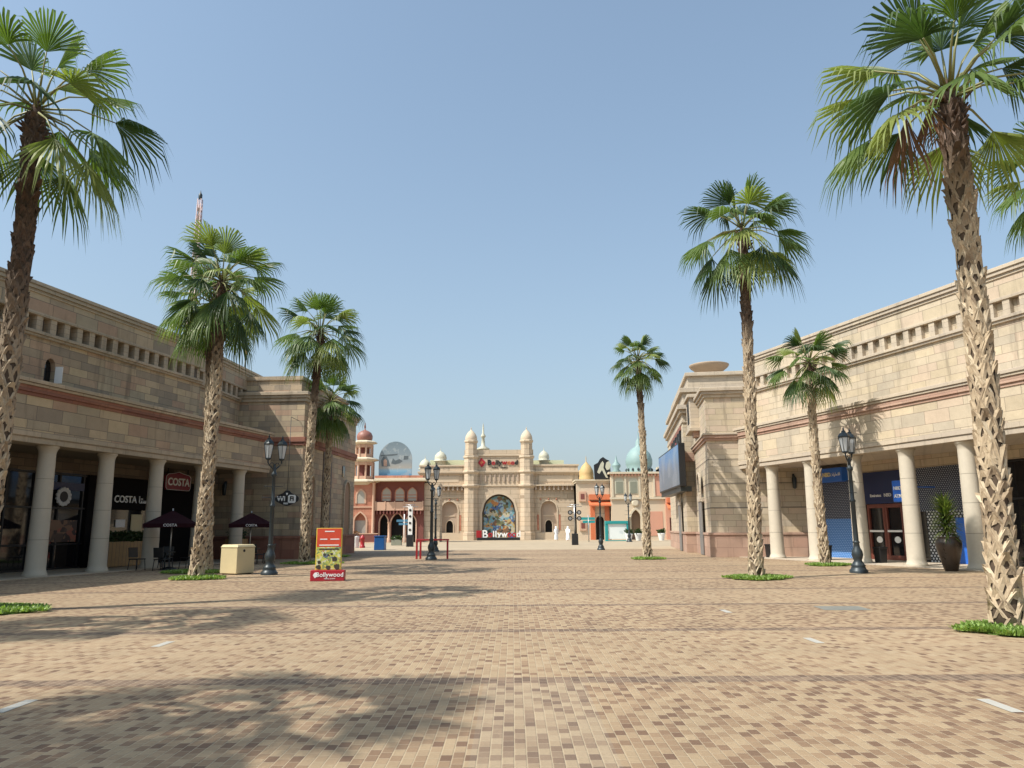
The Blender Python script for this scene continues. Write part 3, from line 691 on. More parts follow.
# WiFi sign
t = thing('wifi_sign', 'black cloud shaped wireless sign hanging in front of the left corner block', 'sign', (-12.14, 41.3, 3.22)); t.scale = (.84, 1, .84)
poly = []
for k in range(32):
    a = 2*PI*k/32; poly.append((.72*math.cos(a)*(1+.06*math.cos(2*a)), .40*math.sin(a)*(1+.10*math.cos(4*a)) + (.1 if abs(k-8) < 2 else 0)))
m = MB(); m.prism(list(reversed(poly)), -.05, .05); m.build('sign_panel', M['black'], t, bevel=.02)
text('lettering', 'Wi', .42, M['wtext'], t, (-.36, -.065, 0), bold=.015)
m = MB(); r_ = [(.08+.5*x, -.02+.27*z) for x, z in ((.12,-.9),(0,-.6),(0,.7),(.15,1),(.85,1),(1,.7),(1,-.6),(.85,-.9))]
m.prism(list(reversed(r_)), -.065, -.051); fb = m.build('letter_box', M['wtext'], t)
text('lettering', 'Fi', .40, M['black'], t, (.33, -.08, 0), bold=.012)
text('lettering', 'FREE', .14, M['wtext'], t, (-.05, -.065, -.30), bold=.006)
m = MB(); m.prism([(-.06,.30),(.0,.22),(.06,.30),(.05,.38),(-.05,.38)][::-1], -.062, -.051); m.build('map_pin', M['wtext'], t)
m = MB(); m.tube([(0,0,.35),(.02,0,5.3)], .018, 8); m.tube([(.02,0,5.29),(.02,1.6,5.29)], .018, 8); m.build('hanging_rod', M['iron'], t)

# ------------------------------------------------------------------ gate
gx, gy = -1.9, 106.0
gt = thing('gateway_building', 'cream stone gateway with two domed turrets and a tall mural arch', 'gateway', (gx, gy, 0))
G, TR_ = M['gate'], M['gatetrim']
m = MB(); m.wall(-4.8, 4.8, 0, 7.3, [(0, 4.66, 0, 3.7, 2.5, 'round')], 0, 1.2); m.build('central_wall', G, gt)
for s in (-1, 1):
    m = MB(); m.wall(min(s*4.8, s*11), max(s*4.8, s*11), 0, 7.3, [(s*6.85, 2.24, 1.0, 4.1, 1.15, 'round')], .35, .5)
    m.box(min(s*10.99, s*11), max(s*10.99, s*11), .35, 5, 0, 7.3); m.build('wing_wall', G, gt)
    m = MB(); m.wall(s*6.85-1.12, s*6.85+1.12, 1.0, 5.3, [(s*6.85, .95, 1.0, 2.0, .65, 'round')], .85, .4); nb = m.build('niche_wall', M['gatepink'], gt)
    m = MB(); m.box(s*6.85-.6, s*6.85+.6, 1.24, 1.3, 1.0, 2.8); m.build('niche_opening', M['dark'], nb)
    m = MB(); arch_ring(m, s*6.85, 2.24, 1.0, 4.1, 1.15, 'round', .18, .27, .36); arch_ring(m, s*6.85, .95, 1.0, 2.0, .65, 'round', .12, .78, .86)
    m.box(s*6.85-1.6, s*6.85+1.6, .26, .35, 5.75, 5.9); m.box(s*6.85-.75, s*6.85+.75, .78, .85, 3.2, 3.35); m.build('niche_moulding', TR_, gt)
    m = MB(); m.box(s*6.85-1.62, s*6.85-1.36, .32, .351, 1.3, 3.4); m.box(s*6.85+1.36, s*6.85+1.62, .32, .351, 1.3, 3.4)
    for dx in (-1.1, -.0, 1.1): m.lathe([(.01,0),(.12,.1),(.12,.2),(.01,.3)], (s*6.85+dx, .3, 5.35), 8)
    m.build('niche_side_panel', M['redst'], gt)
    m = MB(); m.box(min(s*4.8, s*11.1), max(s*4.8, s*11.1), .25, 1.4, 0, .95); m.build('plinth', TR_, gt)
    m = MB(); m.box(min(s*4.75, s*11.45), max(s*4.75, s*11.45), -.35, 2, 7.3, 7.5)
    m.box(min(s*4.75, s*11.3), max(s*4.75, s*11.3), -.05, 2, 9.2, 9.4); m.box(min(s*4.75, s*11.2), max(s*4.75, s*11.2), .1, 2, 9.0, 9.2); m.box(min(s*4.75, s*11.15), max(s*4.75, s*11.15), .2, 2, 10.1, 10.3)
    m.build('wing_cornice', TR_, gt)
    m = MB(); m.box(min(s*4.8, s*11), max(s*4.8, s*11), .35, 2, 7.5, 9.0); m.box(min(s*4.8, s*11), max(s*4.8, s*11), .32, 2, 9.4, 10.1); m.build('wing_attic', G, gt)
    x = 5.0
    while x < 11.2: MB().box(min(s*x, s*(x+.22)), max(s*x, s*(x+.22)), -.2, .35, 6.75, 7.3).build('bracket', M['gatepink'], gt); x += .62
    m = MB(); m.box(min(s*5.6, s*10.2), max(s*5.6, s*10.2), .3, .352, 7.9, 8.7); m.build('attic_panel', TR_, gt)
    # turret
    cx = s*3.87
    m = MB(); m.lathe([(1.15,0),(1.15,1.0),(1.02,1.05),(1.0,7.3)], (cx, .1, 0), 8, s=False, a0=PI/8); m.lathe([(1.0,7.5),(1.0,11.2)], (cx, .1, 0), 8, s=False, a0=PI/8); m.lathe([(.86,11.6),(.86,13.5)], (cx, .1, 0), 8, s=False, a0=PI/8)
    tu = m.build('turret', G, gt)
    for z, r in ((7.3,1.25),(9.2,1.2),(11.25,1.15),(13.45,1.0)):
        m = MB(); m.lathe([(r-.2,z-.25),(r,z),(r,z+.2),(r-.1,z+.25)], (cx,.1,0), 8, s=False, a0=PI/8); m.build('turret_cornice', TR_, tu)
    m = MB(); m.lathe([(.80,13.7),(.84,13.9),(.78,14.25),(.60,14.62),(.36,14.92),(.13,15.12),(.06,15.22),(.08,15.3),(.01,15.6)], (cx,.1,0), 16); m.build('turret_dome', TR_, tu)
m = MB(); m.box(-4.8, 4.8, -.12, 2, 7.3, 7.5); m.box(-4.8, 4.8, -.15, 2, 9.2, 9.42); m.box(-4.8, 4.8, -.05, 2, 9.02, 9.2); m.box(-4.8, 4.8, -.12, 2, 11.5, 11.75); m.build('central_cornice', TR_, gt)
m = MB(); m.box(-4.8, 4.8, .1, 2, 7.5, 9.02); m.box(-4.8, 4.8, .05, 2, 9.42, 11.5); m.box(-4.8, 4.8, .05, 2, 11.75, 12.35); m.build('central_attic', G, gt)
for k in range(9): MB().box(-2.6+k*.64, -2.6+k*.64+.2, -.05, .099, 7.9, 8.9).build('baluster', M['gatepink'], gt)
m = MB(); arch_ring(m, 0, 4.66, 0, 3.7, 2.5, 'round', .3, -.08, .02); m.build('arch_moulding', TR_, gt)
m = MB(); arch_ring(m, 0, 4.3, 0, 3.6, 2.4, 'round', .18, .5, .8); m.build('arch_inner_frame', plain('dark_arch_frame', (.07,.05,.035), .7), gt)
m = MB(); m.prism(arch_poly(0, 4.62, 0, 3.6, 2.5, 'round'), .8, .9); m.build('mural_panel', M['mural'], gt)
m = MB(); m.box(-12, 12, 2, 12, 0, 9); m.build('rear_wall', G, gt)
m = MB(); m.box(-10, -4, 4, 10, 9, 11.3); m.box(4.5, 9.3, 4, 10, 9, 11.2); m.build('rear_roof', M['palegreen'], gt)
for cx, r, z in ((-8.4, .85, 11.0), (6.4, .75, 11.0), (-10.6, .8, 9.9)):
    m = MB(); m.lathe([(r*.9,-1.2),(r*.9,0),(r*1.2,.02),(r*1.2,.12),(r*.95,.2),(r*1.05,.5),(r*.9,.95),(r*.5,1.3),(.08,1.5),(.05,1.6),(.01,2.0)], (cx, 3, z), 16); m.build('roof_dome', M['ivory'], gt)
m = MB(); m.lathe([(.7,0),(.7,.6),(.95,.7),(.95,.8),(.3,1.2),(.2,2.4),(.35,2.5),(.35,2.7),(.15,3.0),(.1,4.0),(.01,4.6)], (-2.3, 3, 12.0), 12); m.build('spire', M['ivory'], gt)
# gate sign
t = thing('gate_sign', 'dark and red lettering sign with red emblem high on the cream gateway', 'sign', (gx, gy, 10.55))
x = -1.62
for ch, mt in zip('Bollywood', ('black','crimson','black','black','black','redpaint','orange','crimson','black')):
    o = text('letter', ch, 1.02 if ch == 'B' else .90, M[mt], t, (x, -.02, 0), align='LEFT', bold=.03, ext=.05)
    x += {'B':.62,'o':.52,'l':.24,'y':.46,'w':.70,'d':.6}[ch]
text('subtitle', 'PARKS', .30, M['black'], t, (-.55, -.0, -.68), ext=.03); text('subtitle', 'DUBAI', .30, M['black'], t, (.75, 0, -.68), ext=.03)
m = MB(); m.prism([(-2.45,.7),(-1.85,.1),(-2.2,-.5),(-2.45,-.6),(-2.9,0)], -.06, .04); m.build('emblem', M['crimson'], t)
m = MB(); m.prism([(-2.42,.3),(-2.15,.05),(-2.42,-.25),(-2.65,0)], -.08, -.061); m.build('emblem_centre', M['orange'], t)
# letters on the ground in front of the arch
t = thing('ground_letters', 'big white and red lettering on a long black base before the gateway arch', 'letter sculpture', (gx, gy-2.2, 0))
m = MB(); m.box(-2.9, 2.85, -.4, .4, 0, .36); m.build('base', M['black'], t, bevel=.02)
x = -2.25
for ch, mt in zip('Bollywood', ('wtext','crimson','wtext','wtext','wtext','wtext','crimson','crimson','wtext')):
    text('letter', ch, 1.42 if ch == 'B' else 1.15, M[mt], t, (x, 0, .78), align='LEFT', bold=.03, ext=.12)
    x += {'B':.8,'o':.62,'l':.32,'y':.52,'w':.78,'d':.6}[ch]
m = MB(); m.box(-3.0, -2.3, -.2, .2, .36, 1.3); m.build('emblem', M['redpaint'], t)

# ------------------------------------------------------------------ red palace on the left
rp = thing('palace_building', 'terracotta palace with cream eaves, arched doors and a tiered corner tower', 'building', (-18.2, 92, 0))
RS, R2, PE, CT = M['redst'], M['redst2'], M['peach'], M['creamtrim']
m = MB(); m.wall(-1.7, 1.7, 0, 7.1, [(0, 1.35, .4, 2.6, .9, 'pointed')], 0, .4); m.box(-1.7, 1.7, .4, 3, 0, 7.1); m.box(-1.7,-1.69,0,.4,0,7.1); m.box(1.69,1.7,0,.4,0,7.1); m.build('tower_wall', RS, rp)
m = MB(); m.box(-.68, .68, .36, .4, .4, 2.6); m.build('tower_door', M['palewin'], rp)
m = MB(); arch_ring(m, 0, 1.35, .4, 2.6, .9, 'pointed', .2, -.08, .02); arch_ring(m, 0, .9, 4.6, 5.6, .55, 'pointed', .2, -.08, .02); m.box(-1.75, 1.75, -.1, 0, 4.1, 4.25)
for s in (-1, 1): m.lathe([(.22,0),(.22,.6),(.17,.7),(.17,6.9),(.25,7.05)], (s*1.55, -.15, 0), 8)
m.build('tower_moulding', PE, rp)
m = MB(); m.prism(arch_poly(0, .9, 4.6, 5.6, .55, 'pointed'), -.02, .01); m.build('tower_window', M['palewin'], rp)
m = MB()
for z, r in ((7.15,2.35),(9.85,1.85),(11.95,1.6)): m.lathe([(r-.75,z-.35),(r-.5,z-.12),(r,z),(r,z+.12),(r-.6,z+.32)], (0,1.3,0), 8, s=False, a0=PI/8)
m.build('tower_eave', CT, rp)
m = MB()
for z0, z1, r in ((7.4,9.6,1.25),(10.1,11.75,1.05)):
    m.lathe([(r*.5,z0),(r*.5,z1)], (0,1.3,0), 8, mi=1, s=False)
    m.lathe([(r,z0),(r,z0+.5)], (0,1.3,0), 8, mi=0, s=False, a0=PI/8); m.lathe([(r,z1-.35),(r,z1)], (0,1.3,0), 8, s=False, a0=PI/8)
    for k in range(8):
        a = PI/8+k*PI/4; m.lathe([(.13,z0),(.13,z1)], (r*.95*math.cos(a), 1.3+r*.95*math.sin(a), 0), 6)
m.build('tower_pavilion', [PE, R2], rp)
m = MB(); m.lathe([(.8,12.2),(.95,12.5),(.98,12.85),(.8,13.25),(.4,13.5),(.12,13.6),(.06,13.8),(.12,13.95),(.01,14.6)], (0,1.3,0), 20); m.build('tower_dome', M['copper'], rp)
# hall
ops = [(2.75, .95, .0, 2.4, .9, 'pointed'), (4.35, 1.45, 0, 2.35, 1.1, 'pointed'), (6.0, 1.1, 0, 2.4, .9, 'pointed')]
m = MB(); m.wall(1.7, 7.5, 0, 7.2, ops, .5, .5); m.box(1.7, 7.5, 1.4, 4, 0, 7.2); m.box(7.49, 7.5, .5, 4, 0, 7.2); m.build('hall_wall', R2, rp)
m = MB(); m.box(2.0, 7.0, 1.3, 1.38, 0, 3.6); m.build('hall_interior', M['dark'], rp)
m = MB()
for o in ops: arch_ring(m, o[0], o[1], o[2], o[3], o[4], o[5], .16, .40, .52)
for x in (3.42, 5.3): m.lathe([(.25,0),(.25,.5),(.14,.6),(.14,2.1),(.26,2.4)], (x, .3, 0), 10)
m.build('hall_arch_moulding', PE, rp)
m = MB(); m.box(1.7, 7.5, -.1, .5, 3.75, 3.9); m.box(1.7, 7.5, -.1, -.02, 3.9, 4.75)
for k in range(6): m.box(1.75+k*1.13, 1.75+k*1.13+.12, -.16, .0, 3.9, 4.85)
m.build('balcony', PE, rp)
m = MB()
for k in range(14): m.box(1.9+k*.4, 2.05+k*.4, -.05, .5, 3.3, 3.75)
m.build('balcony_bracket_row', R2, rp)
for x in (3.0, 4.6, 6.1):
    m = MB(); m.prism(arch_poly(x, 1.0, 4.9, 5.9, .55, 'pointed'), .42, .52); wn = m.build('hall_window', M['palewin'], rp)
    m = MB(); arch_ring(m, x, 1.0, 4.9, 5.9, .55, 'pointed', .1, .36, .5)
    for z in (5.2, 5.55): m.box(x-.5, x+.5, .38, .42, z, z+.09)
    m.build('window_frame', M['redst'], wn)
m = MB(); m.box(1.6, 7.9, -1.3, 4, 7.2, 7.34); m.box(1.6, 7.7, -.3, 4, 7.38, 7.6); m.build('hall_eave', CT, rp)
m = MB(); m.box(1.6, 7.4, -.1, 4, 7.6, 7.9); m.build('hall_parapet', M['redst'], rp)
m = MB(); m.box(7.5, 9.4, .8, 4, 0, 7.0); m.build('link_wall', M['gate'], rp)
# billboard on its roof
t = thing('roof_billboard', 'round topped blue grey film billboard on the terracotta palace roof', 'billboard', (-14.35, 93.2, 7.9))
poly = [(-2.0,0),(-2.02,.9)] + [(2.05*math.cos(a), 1.9+2.35*math.sin(a)) for a in [PI - k*PI/20 for k in range(1, 20)]] + [(2.02,.9),(2.0,0)]
m = MB(); m.prism(list(reversed(poly)), 0, .25); m.build('board', M['billboard'], t)
m = MB(); m.prism([(-1.65,1.2),(-1.75,1.9),(-1.5,2.4),(-1.1,2.45),(-.8,1.9),(-.6,1.2)], -.012, -.002); m.prism([(-1.8,2.6),(.3,2.75),(.2,2.6),(-.5,2.5),(-1.8,2.45)], -.012, -.002); m.prism([(-.5,1.55),(-.3,2.2),(0,1.9),(.5,2.1),(.9,1.85),(.6,1.6),(0,1.45)][::-1], -.012, -.002); m.prism([(1.0,2.0),(1.05,2.5),(1.6,2.45),(1.55,2.05)][::-1], -.012, -.002)
m.build('printed_shapes', plain('dark_print', (.09,.11,.12), .5, .3, 4), t)
m = MB(); m.prism([(-1.4,1.25),(-1.45,1.9),(-1.25,2.15),(-1.05,1.9),(-1.0,1.25)][::-1], -.02, -.013); m.build('printed_portrait', plain('print_tan', (.42,.27,.2), .5, .3, 4), t)
m = MB(); m.tube([(-1.5,.4,0),(-1.5,.4,2.5)], .06); m.tube([(1.5,.4,0),(1.5,.4,2.5)], .06); m.tube([(-1.5,.3,1.5),(1.5,.3,1.5)], .05); m.build('support_frame', M['iron'], t)

# ------------------------------------------------------------------ pastel buildings on the right
PA, PP, OR = M['pastel'], M['pastelpink'], M['orange']
oc = thing('ochre_dome_building', 'small peach building with an ochre onion dome right of the gateway', 'building', (8.5, 102, 0))
m = MB(); m.wall(0, 4.4, 0, 7.7, [(3.0, 1.1, 0, 2.5, .6, 'round')], 0, .4); m.box(0, .01, 0, 5, 0, 7.7); m.box(0, 4.4, .9, 5, 0, 7.7); m.build('wall', PA, oc)
m = MB(); m.box(2.3, 3.7, .5, .55, 0, 3.2); m.build('doorway', M['dark'], oc)
m = MB(); m.box(1.75, 2.35, -.25, .0, 0, 4.4); m.box(3.65, 4.25, -.25, 0, 0, 4.4); m.build('door_jamb', M['orange'], oc)
m = MB(); m.box(-.2, 4.5, -.35, 5, 7.7, 7.9); m.box(-.1, 4.45, -.15, 5, 7.45, 7.7); m.build('eave', CT, oc)
m = MB(); m.face([(1.5,-1.2,4.55),(4.4,-1.2,4.55),(4.4,0,5.1),(1.5,0,5.1)]); m.box(1.5, 4.4, -1.22, -1.18, 4.35, 4.55); m.box(1.6, 4.3, -.7, 0, 5.2, 5.9); m.build('awning', OR, oc)
for z in (5.0, 1.2):
    m = MB(); m.box(.3, 1.2, -.2, 0, z, z+1.3); bw_ = m.build('window_bay', PE, oc)
    m = MB(); m.box(.5, 1.0, -.23, -.2, z+.3, z+1.0); m.build('pane', M['redst2'], bw_)
m = MB(); m.lathe([(1.0,7.9),(1.0,8.3),(.95,8.4),(1.0,8.7),(.92,9.2),(.6,9.8),(.25,10.15),(.06,10.4),(.05,10.9),(.01,11.2)], (1.5, 1.5, 0), 20); m.build('dome', M['ochre'], oc)
t = thing('roof_sign', 'black star shaped sign with white horse shapes on the roof beside the ochre dome', 'sign', (12.0, 101.6, 7.9))
m = MB(); m.prism([(-1.1,0),(-1.15,1.9),(-.6,2.2),(-.3,2.7),(.1,2.95),(.5,2.65),(.9,2.45),(1.05,1.2),(1.0,0)][::-1], 0, .2); m.build('panel', M['black'], t)
m = MB(); m.prism([(-.75,.9),(-.3,2.0),(0,2.4),(.2,2.1),(.1,1.5),(.7,.15),(.4,.2),(-.1,1.2),(-.45,.7)][::-1], -.03, -.005); m.prism([(.35,1.6),(.5,2.2),(.85,2.4),(1.1,1.9),(.9,1.3),(.55,1.2)][::-1], -.03, -.005); m.build('horse_shapes', M['ivory'], t)
pb = thing('pastel_building', 'cream and pink two storey facade with a pale aqua dome and tall arched door', 'building', (12.9, 100.5, 0))
m = MB(); m.wall(0, 7.0, 0, 8.5, [(3.1, 1.25, 0, 2.9, .95, 'pointed')], 0, .5); m.box(0, 7.0, .9, 6, 0, 8.5); m.box(0,.01,0,6,0,8.5); m.box(6.99,7,0,6,0,8.5); m.build('wall', PA, pb)
m = MB(); m.box(2.3, 3.9, .5, .6, 0, 4); m.build('door', plain('carved_brown_door', (.20,.13,.08), .6, .2), pb)
m = MB(); arch_ring(m, 3.1, 1.25, 0, 2.9, .95, 'pointed', .3, -.2, .02); m.T = Matrix.Translation((3.1,-.05,4.7)) @ Matrix.Rotation(PI/2, 4, 'X'); m.lathe([(.5,-.05),(.5,.1),(.3,.15)], n=16); m.T = Matrix.Identity(4)
for x in (.05, 1.75, 3.6, 5.5, 6.7): m.box(x, x+.25, -.15, 0, 5.5, 8.3)
m.box(-.3, 7.2, -.4, 6, 8.5, 8.75); m.box(-.2, 7.1, -.25, 0, 5.2, 5.45)
for x in (2.15, 4.05): m.lathe([(.22,0),(.22,.5),(.15,.6),(.15,2.6),(.25,2.9)], (x,-.25,0), 10)
m.build('facade_trim', CT, pb)
for x in (1.05, 2.9):
    m = MB(); m.prism(arch_poly(x+.05, 1.2, 5.9, 7.5, .45, 'round'), -.06, .0); wn = m.build('window', M['ivory'], pb)
    m = MB(); m.box(x-.4, x+.5, -.1, -.062, 6.0, 7.5); m.build('pane', M['greywin'], wn)
m = MB(); m.box(5.75, 6.6, -.05, 0, 5.6, 8.2); m.box(4.6, 6.6, -.05, 0, .5, 3.6); m.build('pink_panel', PP, pb)
m = MB()
for k in range(16): m.box(.1+k*.43, .3+k*.43, -.3, 0, 8.2, 8.5)
m.build('eave_bracket_row', PP, pb)
m = MB(); m.lathe([(1.7,8.75),(1.7,9.2),(1.6,9.4),(1.78,9.9),(1.8,10.5),(1.55,11.3),(1.0,12.0),(.4,12.4),(.35,13.0),(.2,13.3),(.08,13.5),(.05,14.2),(.01,14.5)], (4.2, 2.5, 0), 28); m.build('dome', M['aqua'], pb)
for k in range(14):
    a = 2*PI*k/14; MB().lathe([(.01,0),(.16,.12),(.16,.3),(.01,.45)], (4.2+1.72*math.cos(a), 2.5+1.72*math.sin(a), 8.95), 6).build('dome_bead', M['iron'], pb)
m = MB(); m.lathe([(.5,8.75),(.6,8.9),(.35,9.2),(.6,9.6),(.55,9.8),(.2,10.2),(.05,10.9),(.01,11.1)], (.9, .9, 0), 14); m.build('urn_finial', M['aqua'], pb)
pk = thing('awning_building', 'pink shop front with orange awnings between the pastel facade and the cream block', 'building', (19.9, 100, 0))
m = MB(); m.wall(0, 9, 0, 9.4, [(1.0, 1.2, 0, 2.8, .0, 'flat'), (3.4, 1.2, 0, 2.8, .6, 'round')], 0, .4); m.box(0, 9, .9, 6, 0, 9.4); m.box(0,.01,0,6,0,9.4); m.build('wall', PP, pk)
m = MB(); m.box(.2, 4.2, .5, .55, 0, 3.5); m.build('doorway', M['doorwood'], pk)
m = MB(); m.face([(0,-1.3,4.0),(9,-1.3,4.0),(9,0,4.6),(0,0,4.6)]); m.box(0, 9, -1.32, -1.28, 3.75, 4.0); m.box(0.1, 8, -.6, 0, 4.7, 5.3); m.build('awning', OR, pk)
m = MB(); m.box(0, 9.2, -.3, 6, 9.4, 9.7); m.box(0, 9, -.15, 0, 6, 6.2); m.build('cornice', CT, pk)

# kiosk, signs, poles
t = thing('info_kiosk', 'teal framed kiosk with pale posters in front of the pastel building', 'kiosk', (12.4, 92, 0))
m = MB(); m.box(-1.45, 1.45, -.5, .5, 2.0, 2.35); m.box(-1.45, -1.15, -.45, .45, .1, 2.0); m.box(1.05, 1.45, -.45, .45, .1, 2.0); m.box(-1.45, 1.45, -.5, .5, 0, .1); m.build('frame', M['teal'], t, bevel=.02)
m = MB(); m.box(-1.148, 1.048, -.35, .35, .25, 1.99); m.build('poster', M['poster_w'], t)
t = thing('direction_sign', 'teal finger signs on a thin post beside the black light mast', 'sign', (8.6, 88, 0))
m = MB(); m.tube([(0,0,0),(0,0,3.0)], .06); m.build('post', M['metal'], t)
m = MB(); m.box(-.9, .75, -.05, -.0, 2.45, 2.75); m.box(-.65, .75, -.05, 0, 2.1, 2.38); m.build('sign_board', M['teal'], t)
t = thing('direction_sign', 'blue finger signs on a white post by the palace arches', 'sign', (-12.1, 86, 0))
m = MB(); m.tube([(0,0,0),(0,0,3.2)], .06); m.build('post', M['white'], t)
m = MB(); m.box(-.85, .9, -.05, 0, 2.35, 2.6); m.box(-.6, .8, -.05, 0, 2.0, 2.25); m.build('sign_board', plain('slate_blue_sign', (.06,.18,.28), .5), t)
def mast(loc, label, sheath):
    t = thing('light_mast', label, 'light mast', loc, 0, 'portable light masts')
    m = MB(); m.taper(-.3, .3, -.3, .3, 0, 1.05, .02, .02); m.build('base', M['black'], t, bevel=.03)
    m = MB(); m.tube([(0,0,1.05),(0,0,3.75)], .06); m.tube([(-.7,0,3.55),(.7,0,3.55)], .03); m.tube([(-.45,0,3.72),(.45,0,3.72)], .03); m.build('pole', M['metal'], t)
    if sheath:
        m = MB(); m.lathe([(.27,1.06),(.27,3.6)], n=4, s=False, a0=PI/4); sh_ = m.build('sheath', M['white'], t)
        for z in (1.5, 2.1, 2.7, 3.25):
            m = MB(); m.T = Matrix.Translation((0,-.2,z)) @ Matrix.Rotation(PI/2, 4, 'X'); m.lathe([(.11,0),(.11,.02)], n=12); m.build('roundel', M['black'], sh_)
    else:
        for x in (-.42, .42):
            for z in (3.0, 2.45):
                m = MB(); m.T = Matrix.Translation((x,0,z)) @ Matrix.Rotation(PI/2, 4, 'X'); m.lathe([(.14,-.2),(.2,-.1),(.22,.18)], n=14); hd = m.build('lamp_head', M['black'], t)
                m = MB(); m.T = Matrix.Translation((x,-.185,z)) @ Matrix.Rotation(PI/2, 4, 'X'); m.lathe([(.13,0),(.13,.01)], n=12); m.build('lens', M['metal'], hd)
        m = MB(); m.tube([(-.42,0,3.0),(.42,0,3.0)], .03); m.tube([(-.42,0,2.45),(.42,0,2.45)], .03); m.build('crossbar', M['iron'], t)
    return t
mast((5.8, 72.6, 0), 'four headed light mast on a black box base in front of the gateway', False)
mast((-9.3, 70, 0), 'light mast in a white patterned sheath on a black box by the palace', True)
t = tag(MB().taper(-.40, .40, -.5, .5, 0, 1.0, .02, .02).build('storage_box', M['boxblue'], loc=(-10.25, 59.9, 0), bevel=.04), 'bright blue box standing on the pale pavement', 'box')
m = MB(); m.box(-.42, .42, -.52, .52, 1.002, 1.08); m.build('lid', M['boxblue'], t, bevel=.02)
# barrier
t = thing('barrier_rail', 'low red tubular barrier around the lamp post in mid plaza', 'barrier', (-4.3, 41.5, 0))
m = MB(); m.box(-.88, .88, -.04, .04, .96, 1.05); m.build('top_rail', M['redpaint'], t, bevel=.02)
for x in (-.84, -.64, .8):
    m = MB(); m.box(x-.05, x+.05, -.05, .05, 0, .958); m.build('post', M['redpaint'], t, bevel=.01)

# poster stand
t = thing('poster_stand', 'red and yellow advertising panel on a crimson base beside the third left palm', 'poster stand', (-5.86, 24.75, 0), R(6)); t.scale = (.94, .94, .92)
m = MB(); m.box(-.56, .56, -.22, .22, 0, .36); bs = m.build('base', M['crimson'], t, bevel=.015)
text('base_lettering', 'Bollywood', .21, M['wtext'], bs, (.08, -.228, .21), bold=.003, ext=.004)
text('base_lettering', 'PARKS DUBAI', .06, M['wtext'], bs, (.08, -.228, .08), ext=.003)
m = MB(); m.prism([(-.40,.10),(-.30,.20),(-.36,.30),(-.42,.28),(-.47,.2)], -.228, -.221); m.build('base_emblem', M['wtext'], bs)
m = MB(); m.box(-.43, .43, -.06, .06, .362, 1.78); fr = m.build('panel', plain('yellow_panel', (.66,.50,.06), .4), t, bevel=.01)
m = MB(); m.box(-.40, .40, -.068, -.061, 1.14, 1.765); m.build('red_poster', plain('poster_red', (.62,.07,.03), .4, .25, 2), fr)
m = MB(); m.box(-.40, .40, -.068, -.061, .38, 1.137); m.build('green_poster', collage('poster_green', 7.0, [(0,(.40,.46,.10)), (.3,(.56,.55,.12)), (.5,(.60,.62,.42)), (.65,(.66,.55,.10)), (.78,(.22,.30,.10)), (.9,(.50,.18,.06)), (.96,(.10,.14,.25))], 1.0), fr)
m = MB()
for z, a, b in ((1.665,-.15,.17),(1.40,-.30,-.06),(1.40,.04,.34),(1.20,-.32,.33)): m.box(a, b, -.074, -.069, z-.018, z+.018)
m.build('poster_text_lines', M['wtext'], fr)
M['pdark'] = plain('poster_dark', (.05,.045,.03), .5, .5, 12); rr = random.Random(3)
for cx, cz, s_ in ((-.3,.62,.07),(.2,.72,.09),(-.32,.46,.09),(.0,.45,.08),(.28,.48,.11),(-.14,.88,.05),(.1,.9,.045),(.0,.86,.04)):
    MB().prism([(cx+s_*math.cos(a)*rr.uniform(.7,1.2), cz+s_*math.sin(a)*rr.uniform(.7,1.2)) for a in [-k*PI/4 for k in range(8)]], -.074, -.069).build('printed_figure', M['pdark'], fr)
MB().box(-.32, .34, -.074, -.069, 1.04, 1.09).build('printed_headline', M['pdark'], fr)

# cream bin
t = thing('litter_bin', 'cream square litter bin between the second left palm and the lamp post', 'bin', (-10.15, 28.7, 0), R(-28))
m = MB(); m.box(-.42, .42, -.42, .42, .04, .96); m.build('body', M['yellowbox'], t, bevel=.02)
m = MB(); m.taper(-.45, .45, -.45, .45, .962, 1.07, .06, .06); m.build('lid', M['yellowbox'], t, bevel=.03)
m = MB(); m.T = Matrix.Translation((.421,-.1,.85)) @ Matrix.Rotation(PI/2, 4, 'Y'); m.lathe([(.05,0),(.05,.01)], n=14); m.build('keyhole', M['black'], t)
m = MB(); m.box(-.36, .36, -.36, .36, 0, .04); m.build('foot', M['black'], t)

